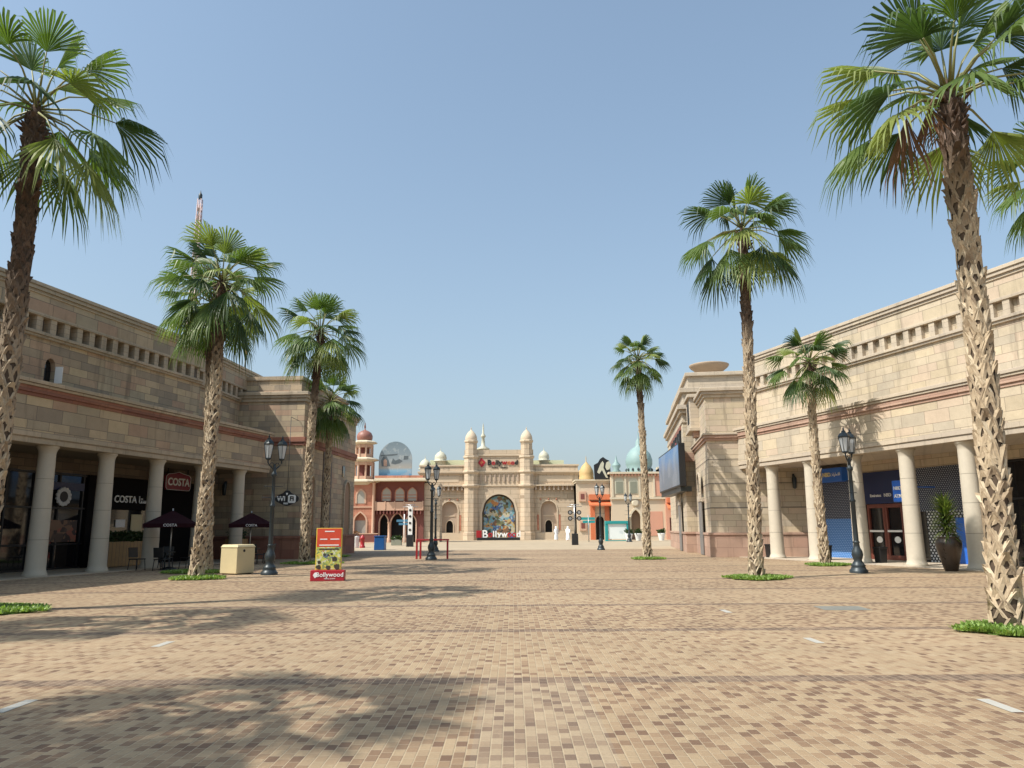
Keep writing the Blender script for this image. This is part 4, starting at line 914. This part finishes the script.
# ------------------------------------------------------------------ cafe furniture
def umbrella(loc, label):
    t = thing('cafe_umbrella', label, 'umbrella', loc, R(20), 'cafe umbrellas')
    m = MB(); r = 1.25; n = 4
    P = [(r*math.cos(PI/4+k*PI/2)*1.15, r*math.sin(PI/4+k*PI/2)*1.15, 1.86) for k in range(4)]
    top = (0,0,2.42)
    for k in range(4):
        a, b = Vector(P[k]), Vector(P[(k+1)%4])
        for i in range(6):
            f0, f1 = i/6, (i+1)/6; q0, q1 = a.lerp(b, f0), a.lerp(b, f1)
            s0, s1 = .05*math.sin(PI*f0), .05*math.sin(PI*f1)
            mid0, mid1 = q0.lerp(Vector(top), .5), q1.lerp(Vector(top), .5)
            mid0.z -= s0*1.2; mid1.z -= s1*1.2
            q0z, q1z = Vector((q0.x,q0.y,q0.z+s0*.3)), Vector((q1.x,q1.y,q1.z+s1*.3))
            m.face([q0z, q1z, mid1, mid0], 0); m.face([mid0, mid1, top], 0)
            m.face([q0z, (q0z.x,q0z.y,q0z.z-.16), (q1z.x,q1z.y,q1z.z-.16), q1z], 0)
    cn = m.build('canopy', M['maroon'], t)
    m = MB(); m.tube([(0,0,.05),(0,0,2.5)], .028); m.build('pole', M['metal'], t)
    m = MB(); m.lathe([(.3,0),(.3,.06),(.06,.12)], n=20); m.build('base', M['black'], t)
    m = MB()
    for k in range(4): m.tube([(0,0,2.36), Vector(P[k])*.99], .012, 5)
    m.build('ribs', M['metal'], t)
    m = MB(); a, b = Vector(P[2]), Vector(P[3]); c = a.lerp(b, .5)
    text('canopy_lettering', 'COSTA', .16, M['wtext'], cn, (c.x, c.y-.012, 1.80), ext=.004)
    return t
umbrella((-14.3, 32.4, 0), 'maroon square cafe umbrella in front of the black cafe wall')
umbrella((-12.75, 37.6, 0), 'maroon square cafe umbrella behind the left lamp post')
def make_chair():
    t = thing('cafe_chair', 'x', 'chair', (0,0,0), 0, 'black cafe chairs')
    m = MB(); m.box(-.23, .23, -.23, .23, .43, .47); m.build('seat', M['black'], t, bevel=.015)
    m = MB(); m.T = Matrix.Translation((0,.21,.47)) @ Matrix.Rotation(R(-8), 4, 'X'); m.box(-.23, .23, -.02, .02, .05, .45); m.build('backrest', M['black'], t, bevel=.015)
    for sx in (-1, 1):
        for sy in (-1, 1):
            m = MB(); m.tube([(sx*.2,sy*.2,.43),(sx*.23,sy*.23,0)], .016, 6); m.build('leg', M['black'], t)
    return t
ch0 = None
spots = [(-14.2,31.5,2.9,'black cafe chair nearest the timber planter, facing the first umbrella'), (-13.75,32.9,-1.8,'black cafe chair on the plaza side of the first umbrella'), (-15.4,31.9,1.2,'black cafe chair on the arcade side of the first umbrella'), (-14.9,33.4,.1,'black cafe chair at the rear of the first umbrella'),
         (-12.1,36.8,2.6,'black cafe chair in front of the second umbrella'), (-12.0,38.2,-1.5,'black cafe chair on the plaza side of the second umbrella'), (-13.6,37.2,1.2,'black cafe chair on the arcade side of the second umbrella')]
for x, y, a, lab in spots:
    if ch0 is None: ch0 = make_chair(); c = ch0
    else: c = copy_tree(ch0)
    c.location = (x, y, 0); c.rotation_euler = (0, 0, a); c['label'] = lab
def table(x, y, lab):
    t = thing('cafe_table', lab, 'table', (x, y, 0), 0, 'small round cafe tables')
    m = MB(); m.lathe([(.38,.70),(.38,.73)], n=24); m.build('table_top', M['black'], t)
    m = MB(); m.tube([(0,0,.02),(0,0,.7)], .03); m.lathe([(.22,0),(.22,.02)], n=20); m.build('pedestal', M['iron'], t)
table(-14.35, 31.9+.2, 'small black cafe table under the first umbrella'); table(-12.55, 37.3, 'small black cafe table under the second umbrella')
def foliage(mb, boxr, n, size, rnd, mats=1):
    x0,x1,y0,y1,z0,z1 = boxr
    for _ in range(n):
        p = Vector((rnd.uniform(x0,x1), rnd.uniform(y0,y1), rnd.uniform(z0,z1)))
        d = Vector((rnd.uniform(-1,1), rnd.uniform(-1,1), rnd.uniform(-.1,1.2))).normalized(); s = d.cross(Vector((rnd.uniform(-1,1),rnd.uniform(-1,1),rnd.uniform(-1,1)))).normalized()
        l = size*rnd.uniform(.6,1.3); w = l*.28
        mb.face([p, p+d*l*.5+s*w, p+d*l, p+d*l*.5-s*w], rnd.randrange(mats))
for (xa, xb, yy, lab, nm) in ((5.5, 8.5, 2.0, 'long timber planter with a dark hedge under the cafe lettering', 'hedge'), (13.3, 14.5, .9, 'yellowish timber planter with a dark hedge beside the last left column', 'hedge')):
    t = sign_thing('timber_planter', lab, 'planter', rootL, ((xa+xb)/2, yy, 0), 0, 'timber planters of the cafe')
    h = (xb-xa)/2
    m = MB(); m.box(-h, h, -.3, .3, .06, 1.12); pl = m.build('box', M['timber'], t, bevel=.01)
    m = MB(); k = -h
    while k < h: m.box(k, k+.012, -.306, -.301, .06, 1.12); k += .22
    m.build('board_gap', M['joint'], pl)
    m = MB(); foliage(m, (-h+.05, h-.05, -.25, .25, 1.05, 1.5), int(700*h), .16, rng); m.build('hedge', M['hedge'], t)

# potted plants and bins by right arcade
def pot_plant(loc, label, seed):
    t = thing('potted_plant', label, 'potted plant', loc, seed, 'bronze pots with spiky plants')
    m = MB(); m.lathe([(.20,0),(.22,.03),(.30,.35),(.40,.75),(.43,.95),(.40,1.08),(.33,1.14),(.36,1.18),(.36,1.2),(.30,1.2)], n=28); m.build('pot', M['pot'], t)
    m = MB(); m.lathe([(.30,1.1),(.02,1.13)], n=20); m.build('soil', M['soil'], t)
    m = MB(); rd = random.Random(seed); m.tube([(0,0,1.1),(.03,0,1.7),(-.02,.02,2.15)], [.05,.045,.03], 8, 2)
    for _ in range(520):
        z = rd.uniform(1.32, 2.3); a = rd.uniform(0, 2*PI); e = rd.uniform(-.35, .75) + (z-1.75)*.8
        d = Vector((math.cos(a)*math.cos(e), math.sin(a)*math.cos(e), math.sin(e))); s_ = d.cross(Vector((0,0,1))).normalized()
        l = rd.uniform(.5, .78); p = Vector((0,0,z)); mid = p+d*l*.55; tip = p+d*l+Vector((0,0,-.1*l))
        m.face([p+s_*.016, mid+s_*.026, mid-s_*.026, p-s_*.016], rd.randrange(2)); m.face([mid+s_*.026, tip, mid-s_*.026], rd.randrange(2))
    m.build('foliage', [M['leaf1'], M['leaf3'], M['bark']], t)
pot_plant((15.47, 27.6, 0), 'tall bronze pot with a spiky green plant, left of the near palm trunk', 1)
pot_plant((16.6, 24.0, 0), 'bronze pot with a spiky plant cut by the right edge behind the near palm', 2)
for (x, y, lab) in ((-10.5,.2,'small black bin beside the farthest right arcade column'), (-7.6,.75,'small black bin behind the slender right palm trunk'), (-4.0,.6,'small black bin left of the brown doors')):
    t = sign_thing('black_bin', lab, 'bin', rootR, (x-.6 if x < -10 else x, y, 0), 0, 'small black bins at the right arcade')
    m = MB(); m.taper(-.17, .17, -.17, .17, 0, .62, -.03, -.03); m.build('body', M['black'], t, bevel=.02)
    m = MB(); m.box(-.22, .22, -.22, .22, .622, .70); m.build('lid', M['black'], t, bevel=.02)

# ------------------------------------------------------------------ street lamps
def make_lamp():
    t = thing('street_lamp', 'x', 'street lamp', (0,0,0), 0, 'black twin lantern street lamps')
    m = MB(); m.lathe([(.30,0),(.30,.10),(.25,.14),(.22,.22),(.24,.26),(.20,.30),(.13,.42),(.16,.50),(.19,.62),(.17,.74),(.11,.86),(.095,1.0),(.12,1.03),(.09,1.08)], n=20); m.build('base', M['iron'], t)
    m = MB(); m.lathe([(.085,1.08),(.075,2.4),(.1,2.43),(.1,2.48),(.07,2.52),(.06,3.5),(.10,3.54),(.10,3.62),(.06,3.68),(.05,3.95)], n=16); m.tube([(-.45,0,2.75),(.45,0,2.75)], .014, 6); m.tube([(-.38,0,3.15),(.38,0,3.15)], .014, 6); m.build('shaft', M['iron'], t)
    for s in (-1, 1):
        m = MB(); m.tube([(0,0,3.6),(s*.06,0,3.8),(s*.22,0,3.92),(s*.28,0,4.02),(s*.28,0,4.12)], [.035,.03,.026,.026,.03], 8)
        m.tube([(0,0,3.95),(s*.12,0,4.02),(s*.2,0,3.95)], .014, 6); m.build('arm', M['iron'], t)
        m = MB(); c = (s*.28, 0, 0)
        m.lathe([(.05,4.10),(.11,4.14),(.11,4.18)], c, 6, s=False); m.lathe([(.20,4.66),(.21,4.70),(.15,4.80),(.07,4.86),(.07,4.90),(.025,4.93),(.035,4.97),(.005,5.05)], c, 6, s=False)
        for k in range(6):
            a = k*PI/3; m.tube([(c[0]+.105*math.cos(a), .105*math.sin(a), 4.17), (c[0]+.19*math.cos(a), .19*math.sin(a), 4.67)], .010, 4)
        ln = m.build('lantern', M['iron'], t)
        m = MB(); m.lathe([(.095,4.18),(.178,4.655)], c, 6, s=False); m.build('lantern_glass', M['lampglass'], ln)
    return t
l0 = make_lamp()
LAMPS = [(-8.76, 28.05, .85, 1, 'black twin street lamp on the left beside the cream litter bin'), (-4.25, 40.4, .75, 1, 'black twin street lamp behind the red barrier in mid plaza'),
         (-5.45, 54.5, -.5, .93, 'black twin street lamp farther back, just right of the one behind the red barrier'), (11.91, 26.95, .8, 1, 'black twin street lamp on the right in front of the blue shop signs'),
         (6.34, 56.0, .6, .95, 'distant black twin street lamp in front of the teal kiosk'), (12.9, 86, .3, 1.08, 'farthest dark street lamp, small in front of the pastel facade')]
for i, (x, y, a, s, lab) in enumerate(LAMPS):
    c = l0 if i == 0 else copy_tree(l0)
    c.location = (x, y, 0); c.rotation_euler = (0, 0, a); c.scale = (s, s, s); c['label'] = lab
t = thing('roof_lamp', 'small lantern on a post above the left parapet roof', 'lamp', (-16.7, 46.5, 10.5))
m = MB(); m.tube([(0,0,0),(0,0,1.9)], .06); m.build('post', M['iron'], t)
m = MB(); m.lathe([(.1,1.9),(.22,2.3),(.2,2.34),(.06,2.55),(.01,2.75)], n=8, s=False); m.build('lantern', M['ochre'], t)
# mast far behind
t = thing('lattice_tower', 'tall thin pinkish lattice tower far behind the left arcade building', 'tower', (-66.3, 152, 0))
m = MB()
for a in range(4):
    sx, sy = (1 if a in (0,3) else -1), (1 if a < 2 else -1)
    m.tube([(sx*1.0, sy*1.0, 0), (sx*.36, sy*.36, 71)], .11, 5)
for k in range(36):
    z0, z1 = k*2.0, k*2.0+2.0; r0, r1 = 1.0-.64*z0/71, 1.0-.64*z1/71
    for a in range(4):
        c, s = [(1,1),(-1,1),(-1,-1),(1,-1)][a], [(-1,1),(-1,-1),(1,-1),(1,1)][a]
        if z1 < 71: m.tube([(c[0]*r0,c[1]*r0,z0),(s[0]*r1,s[1]*r1,z1)], .08, 4)
m.build('lattice', M['pinkmast'], t)
m = MB(); m.box(-.25, .1, -.2, .2, 2, 69); m.build('ladder_panel', M['towerclad'], t)
m = MB(); m.lathe([(.3,71),(.4,71.3),(.4,72.0),(.15,72.4),(.02,73.0)], n=10); m.build('top_cap', M['iron'], t)

# white and red posts near the palace, planters
t = tag(MB().lathe([(.30,0),(.33,.2),(.26,.7),(.33,.9),(.30,1.0),(.1,1.02)], n=16).build('white_urn', M['white'], loc=(-13.7, 67.5, 0)), 'white urn beside the red hydrant post by the palace', 'urn')
m = MB(); foliage(m, (-.25,.25,-.25,.25,.95,1.3), 60, .25, rng); m.build('plant', M['leafdead'], t)
t = tag(MB().lathe([(.24,0),(.24,.15),(.18,.2),(.18,.7),(.24,.75),(.24,.85),(.12,1.0),(.05,1.1)], n=14).build('red_post', M['redpaint'], loc=(-13.0, 67.0, 0)), 'short red hydrant post beside the white urn', 'post')
for x, y, lab in ((13.6, 91, 'white flower pot right beside the teal kiosk'), (15.2, 94, 'white flower pot left of the tall arched pastel door'), (18.0, 94, 'white flower pot right of the tall arched pastel door')):
    t = thing('flower_pot', lab, 'flower pot', (x, y, 0), 0, 'white flower pots by the pastel facade')
    m = MB(); m.lathe([(.28,0),(.45,.75),(.48,.85),(.4,.86)], n=16); m.build('pot', M['white'], t)
    m = MB(); foliage(m, (-.35,.35,-.35,.35,.8,1.25), 160, .28, rng); m.build('plant', M['hedge'], t)
t = tag(MB().taper(-.5,.5,-.3,.3,0,.55,.02,.02).build('planter_box', M['greywin'], loc=(-11.4, 76, 0), bevel=.02), 'low green planter box beside the sheathed light mast', 'planter')
m = MB(); foliage(m, (-.45,.45,-.25,.25,.5,.8), 150, .25, rng); m.build('plant', M['hedge'], t)
t = tag(MB().box(-2.0,2.0,-.08,.08,.1,1.0).build('low_wall_panel', M['redst2'], loc=(-17.9, 90.6, 0)), 'low dark red wall in front of the terracotta tower door', 'low wall')
m = MB(); m.box(-2.1,2.1,-.12,.12,1.0,1.1); m.box(-2.1,2.1,-.12,.12,0,.1); m.build('coping', M['peach'], t)

# ------------------------------------------------------------------ people
def person(loc, rz, label, robe=True, stride=.12):
    """one continuous skinned body with a long robe over it"""
    t = thing('person', label, 'person', loc, rz)
    V = [(0,0,.95),(0,.0,1.2),(0,.0,1.42),(0,.01,1.52),(0,-.01,1.62),(0,-.01,1.74),
         (.19,0,1.40),(.24,.02,1.12),(.25,-.08,.88),(.26,-.11,.78),(-.19,0,1.40),(-.24,.04,1.12),(-.25,.06,.88),(-.26,.06,.78),
         (.09,0,.90),(.10,-stride*.6,.5),(.10,-stride,.08),(.10,-stride-.14,.03),(-.09,0,.90),(-.10,stride*.5,.5),(-.10,stride+.05,.09),(-.10,stride-.08,.03)]
    E_ = [(0,1),(1,2),(2,3),(3,4),(4,5),(2,6),(6,7),(7,8),(8,9),(2,10),(10,11),(11,12),(12,13),(0,14),(14,15),(15,16),(16,17),(0,18),(18,19),(19,20),(20,21)]
    rad = [.14,.13,.13,.055,.095,.08,.065,.045,.035,.03,.065,.045,.035,.03,.085,.06,.045,.035,.085,.06,.045,.035]
    me = bpy.data.meshes.new('body'); me.from_pydata(V, E_, []); me.materials.append(M['skin'])
    o = bpy.data.objects.new('body', me); col.objects.link(o); o.parent = t
    o.modifiers.new('skin', 'SKIN'); sk = me.skin_vertices[0].data
    for k, r in enumerate(rad): sk[k].radius = (r, r*.85); sk[k].use_root = (k == 0)
    sb = o.modifiers.new('sub', 'SUBSURF'); sb.levels = 1; sb.render_levels = 1
    m = MB()
    m.T = Matrix.Scale(.72, 4, (0,1,0))
    m.lathe([(.27,.10),(.25,.5),(.22,.9),(.21,1.15),(.225,1.35),(.19,1.44),(.08,1.50)], n=16)
    m.T = Matrix.Identity(4)
    for s in (1, -1):
        b = 6 if s == 1 else 10
        m.tube([V[b], V[b+1], V[b+2]], [.095,.085,.075], 10)
    m.build('robe', M['robe'], t)
    m = MB(); m.T = Matrix.Translation((0,.01,1.66)) @ Matrix.Scale(.95, 4, (0,1,0)); m.lathe([(.15,-.22),(.13,-.05),(.125,.05),(.09,.11),(.02,.13)], n=14); m.build('headscarf', M['robe'], t)
person((5.55, 99.5, 0), .6, 'person in a long white robe walking nearest the mural arch of the gateway', stride=.14)
person((6.8, 96, 0), -.5, 'person in a long white robe walking alone left of the black light mast', stride=.16)

# ------------------------------------------------------------------ palms
def fan(mb, base, d, up, Lp, Lb, rd, mi, droop, spread=1.95, nseg=26, pet=True, pmi=3):
    """one costapalmate leaf: petiole then a pleated, split fan"""
    d = d.normalized(); side = d.cross(up)
    if side.length < 1e-3: side = Vector((1,0,0))
    side.normalize(); nrm = side.cross(d).normalized()
    if pet:
        mid = base + d*Lp*.5 + Vector((0,0,.05*Lp)); hub = base + d*Lp + Vector((0,0,-.10*Lp))
        mb.tube([base, mid, hub], [.03,.022,.014], 5, pmi)
        d = (hub - mid).normalized(); side = d.cross(up); side = side.normalized() if side.length > 1e-3 else Vector((1,0,0)); nrm = side.cross(d).normalized()
    else: hub = base
    roll = rd.uniform(-.35, .35)
    side, nrm = (side*math.cos(roll) + nrm*math.sin(roll)), (nrm*math.cos(roll) - side*math.sin(roll))
    dphi = 2*spread/nseg
    G = Vector((0,0,-1))
    for k in range(nseg):
        ph = -spread + (k+.5)*dphi
        L = Lb*(.55 + .45*math.cos(ph*.80))*rd.uniform(.92, 1.06)
        fold = .55*abs(math.sin(ph)) + .12
        def P(p_, r, off):
            dd = d*math.cos(p_) + side*math.sin(p_) - nrm*fold*.75*abs(math.sin(p_))
            dd.normalize()
            q = r/Lb
            return hub + dd*r + nrm*off + d*(.06*Lb) + G*(droop*Lb*(max(0, q-.30)**1.7))
        r1, r2, r3 = L*.28, L*.58, L*.82
        pl = .022*(1 if k % 2 else -1)
        a0, a1 = ph-dphi*.5, ph+dphi*.5
        w3 = dphi*.20; w2 = dphi*.40
        j = rd.uniform(-.05, .05)
        mb.face([hub, P(a0, r1, -pl), P(a1, r1, pl)], mi)
        mb.face([P(a0, r1, -pl), P(ph-w2, r2, -pl), P(ph+w2, r2, pl), P(a1, r1, pl)], mi)
        mb.face([P(ph-w2, r2, -pl), P(ph-w3+j, r3, -.0), P(ph+w3+j, r3, .0), P(ph+w2, r2, pl)], mi)
        e = P(ph+j*1.5, L, 0) + G*(Lb*rd.uniform(.03, .36))
        mb.face([P(ph-w3+j, r3, 0), e, P(ph+w3+j, r3, 0)], mi)

def palm(label, x, y, H, crown, lean=(0,0), bow=(0,0), rb=.33, rt=.22, seed=1, nl=40, bark='bark', dead=(), low=-55, grad=3):
    t = thing('palm_tree', label, 'palm tree', (x, y, 0), 0, 'fan palms along the plaza')
    rd = random.Random(seed)
    def c(z):
        f = z/H; return Vector((lean[0]*f + bow[0]*math.sin(PI*f), lean[1]*f + bow[1]*math.sin(PI*f), z))
    def rad(z):
        f = z/H; return rt + (rb-rt)*(1-f)**1.5 + .06*math.exp(-z/.4)
    m = MB(); n = 22
    m.tube([c(H*k/n) for k in range(n+1)], [rad(H*k/n)*.95 for k in range(n+1)], 16, 1)
    # leaf bases: inverted V straps crossing each other round the stem
    row = .0; ring = 0; dz = .185
    while row < H - .12:
        npr = 7
        for k in range(npr):
            th = 2*PI*(k + .5*(ring % 2))/npr + ring*.06 + rd.uniform(-.12, .12)
            z = row + rd.uniform(-.04, .04) + .25; z = min(z, H-.02)
            R_ = rad(z); cc = c(z)
            out = Vector((math.cos(th), math.sin(th), 0))
            hgt = rd.uniform(.22, .42); jut = rd.choice((rd.uniform(.008,.03), rd.uniform(.01,.03), rd.uniform(.03,.06)))*(1.4 if z > H*.8 else 1)
            w = rd.uniform(.055, .085)
            if rd.random() < .10: continue
            bm_ = rd.choice((0, 0, 2, 3)); sprd = rd.uniform(.42, .74); tilt = rd.uniform(-.10, .10); w *= rd.uniform(.8, 1.35)
            for s in (-1, 1):
                pts = []
                for q in range(4):
                    f = q/3; zz = z - hgt*f; a = th + tilt + s*(.10 + sprd*f); rr = rad(max(zz, 0))
                    o = .012 + jut*(1-f)**1.6
                    cz = c(max(zz, .0)); 
                    pts.append((cz, a, rr, max(zz, .01), o))
                for (A, B) in zip(pts, pts[1:]):
                    def pt(Q, da, dr): return Vector((Q[0].x + (Q[2]+Q[4]*dr)*math.cos(Q[1]+da), Q[0].y + (Q[2]+Q[4]*dr)*math.sin(Q[1]+da), Q[3] + (-s*da*.9)*R_*.5))
                    wa = w/R_
                    m.face([pt(A,-wa*.6,.2), pt(B,-wa*.6,.2), pt(B,0,1.25), pt(A,0,1.25)], bm_)
                    m.face([pt(A,0,1.25), pt(B,0,1.25), pt(B,wa*.6,.3), pt(A,wa*.6,.3)], bm_)
            # stub
            tip = cc + out*(R_+jut*1.6) + Vector((0,0,rd.uniform(.0,.07))); side = Vector((-math.sin(th), math.cos(th), 0))
            b0 = cc + out*(R_+.01) + Vector((0,0,-.10))
            m.face([b0-side*.065, b0+side*.065, tip+side*.035, tip-side*.035], bm_); m.face([b0-side*.065, tip-side*.035, cc+out*(R_*.9)+Vector((0,0,.02))]); m.face([b0+side*.065, cc+out*(R_*.9)+Vector((0,0,.02)), tip+side*.035])
        row += dz; ring += 1
    m.build('trunk', [M[bark], M['bark_core'], M[bark+'_pale'], M[bark+'_grey']], t)
    # crown
    m = MB(); top = c(H) + Vector((0,0,.05)); ga = PI*(3-math.sqrt(5)); a0 = rd.uniform(0, 6)
    m.lathe([(rad(H)*.9,-.25),(rad(H)*.95,.0),(rad(H)*.6,.2),(.04,.42)], top, 10, 4)
    for k in range(nl):
        f = (k+.5)/nl
        el = R(84 + (low-84)*f**.8) + rd.uniform(-.16, .16); az = a0 + k*ga + rd.uniform(-.15, .15)
        d = Vector((math.cos(az)*math.cos(el), math.sin(az)*math.cos(el), math.sin(el)))
        up = Vector((0,0,1)) if abs(d.z) < .95 else Vector((math.cos(az+PI), math.sin(az+PI), 0))
        Lp = crown*rd.uniform(.42, .60)*(.8 if f < .2 else 1.0); Lb = crown*rd.uniform(.46, .58)
        mi = 0 if rd.random() < .5 else (1 if rd.random() < .6 else 2)
        if f > .85 and rd.random() < .35: mi = 2
        base = top + Vector((math.cos(az), math.sin(az), 0))*rad(H)*.55 + Vector((0,0,.35*(1-f)))
        fan(m, base, d, up, Lp, Lb, rd, mi, .20 + .42*f, spread=rd.uniform(1.15, 1.6))
    # old petiole stumps round the crown shaft
    for k in range(26):
        az = rd.uniform(0, 2*PI); e = rd.uniform(.1, 1.0); z = -rd.uniform(0, .55)
        o = Vector((math.cos(az), math.sin(az), 0)); b = top + o*rad(H)*.85 + Vector((0,0,z))
        m.tube([b, b + o*rd.uniform(.12,.3)*math.cos(e) + Vector((0,0,rd.uniform(.05,.22)))], [.035,.02], 5, 4)
    m.build('crown', [M['leaf1'], M['leaf2'], M['leaf3'], M['petiole'], M['fibre']], t)
    for az, el, Lp, Lb in dead:
        m = MB(); d = Vector((math.cos(az)*math.cos(el), math.sin(az)*math.cos(el), math.sin(el)))
        m.tube([top, top + Vector((math.cos(az)*Lp*.55, math.sin(az)*Lp*.55, -.05)), top + Vector((math.cos(az)*Lp*.8, math.sin(az)*Lp*.8, -.35*Lp))], [.03,.02,.014], 5)
        fan(m, top + Vector((math.cos(az)*Lp*.8, math.sin(az)*Lp*.8, -.35*Lp)), Vector((math.cos(az)*.25, math.sin(az)*.25, -1)), Vector((math.cos(az), math.sin(az), .2)), Lp, Lb, rd, 0, .25, spread=.55, nseg=12, pet=False)
        m.build('dead_frond', M['leafdead'], t)
    return t
# left row
palm('tall palm at the left edge of the picture with a dark brown trunk', -10.8, 15.75, 10.85, 2.53, (.0,.1), (.1,0), 0.209, 0.172, 11, 27, 'bark_dark', low=-50)
palm('left palm in front of the cafe, rising from a green patch beside the cream bin', -10.5, 25.9, 10.15, 2.30, (.1,.2), (.12,0), 0.203, 0.153, 12, 31)
palm('second left palm, its trunk hidden close behind the palm in front of the cafe', -11.7, 29.8, 10.5, 2.2, (-.5,.0), (0,0), 0.185, 0.153, 13, 30)
palm('leaning left palm behind the red and yellow poster stand', -9.75, 36.4, 11.0, 2.3, (.25,.2), (-.1,0), 0.222, 0.140, 14, 33)
palm('smaller left palm standing behind the leaning one, against the corner block', -11.05, 45.3, 9.0, 2.12, (.1,0), (0,0), 0.203, 0.140, 15, 35, low=-65)
# right row
palm('nearest palm at the right edge with a woven tan trunk and one dead hanging frond', 7.56, 12.1, 8.85, 2.2, (.16,.1), (.03,0), 0.195, 0.165, 26, 25, 'bark_tall', dead=[(3.35,-1.0,1.15,1.15),(3.75,-1.1,.95,.8)], low=-22)
palm('tall right palm in mid plaza with a green patch at its foot', 7.5, 24.2, 11.25, 2.15, (.32,.1), (.04,0), 0.191, 0.127, 17, 28)
palm('slender short palm leaning beside the blue shop signs', 12.75, 31.9, 8.3, 1.79, (.05,.1), (-.05,0), 0.172, 0.127, 18, 27)
palm('farthest right palm, thin, standing before the pastel building', 6.8, 39.4, 10.15, 1.61, (-.1,.1), (.05,0), 0.185, 0.121, 19, 31)
palm('palm beyond the right edge, only a few frond tips showing', 16.0, 20.6, 11.4, 2.21, (.1,0), (0,0), 0.197, 0.140, 20, 27)
# palms standing behind the camera and off to the left, whose shade falls on the pavement
palm('palm off to the left of the picture whose crown shades the pavement', -13.6, 10.4, 9.8, 2.39, (.1,.0), (0,0), 0.197, 0.146, 21, 28)
palm('palm left of the camera whose crown shades the foreground', -9.3, 3.3, 9.4, 2.15, (.1,.1), (0,0), 0.203, 0.146, 22, 28)
palm('palm left of the camera set back towards the arcade', -10.2, 1.7, 8.6, 2.2, (-.1,.0), (0,0), 0.203, 0.146, 23, 28)

# ground cover round the stems
def patch(label, x, y, rx, ry, n, seed, dark=False):
    rd = random.Random(seed); m = MB()
    m.lathe([(.88,.0),(.83,.03),(.6,.05),(.02,.055)], (0,0,.006), 28, 1, True)
    m.v = [(vx*rx, vy*ry, vz) for vx, vy, vz in m.v]
    for _ in range(n):
        a = rd.uniform(0, 2*PI); r = math.sqrt(rd.random())*(1.05+.13*math.sin(3*a+seed)+.09*math.sin(7*a+seed*2))
        px, py = rx*r*math.cos(a), ry*r*math.sin(a); h = rd.uniform(.04, .13)*(1.25-.5*r)
        b = rd.uniform(0, 2*PI); dx, dy = math.cos(b), math.sin(b); w = rd.uniform(.010, .022); ln = rd.uniform(.01, .07)
        m.face([(px-dy*w, py+dx*w, .03), (px+dy*w, py-dx*w, .03), (px+dx*ln+dy*w, py+dy*ln-dx*w, .03+h*.7), (px+dx*ln*1.5, py+dy*ln*1.5, .03+h), (px+dx*ln-dy*w, py+dy*ln+dx*w, .03+h*.75)], rd.randrange(2))
    o = m.build('ground_cover_patch', [M['gc1'], M['gc2']], loc=(x, y, .004)); tag(o, label, 'ground cover', 'green patches at the palm feet')
patch('green patch at the foot of the left edge palm', -10.5, 15.85, 0.94, 0.82, 3510, 1)
patch('green patch at the foot of the palm in front of the cafe', -10.45, 25.9, 0.82, 0.74, 2970, 2)
patch('green patch half hidden behind the palm in front of the cafe', -12.1, 29.6, 1.07, 0.66, 2430, 3)
patch('green patch at the foot of the leaning palm behind the poster', -9.3, 36.6, 1.31, 0.82, 2970, 4)
patch('green patch hidden by the poster at the smaller left palm', -10.5, 45.3, 0.98, 0.74, 1620, 5)
patch('bright green patch at the foot of the near right palm', 7.72, 11.95, .82, .72, 4200, 6)
patch('bright green patch at the foot of the mid plaza right palm', 7.55, 24.2, 0.90, 0.78, 3510, 7)
patch('green patch at the foot of the slender palm by the shop signs', 12.85, 31.9, 0.82, 0.66, 2430, 8)
patch('green patch at the foot of the farthest right palm', 6.8, 39.4, 0.78, 0.74, 2025, 9)
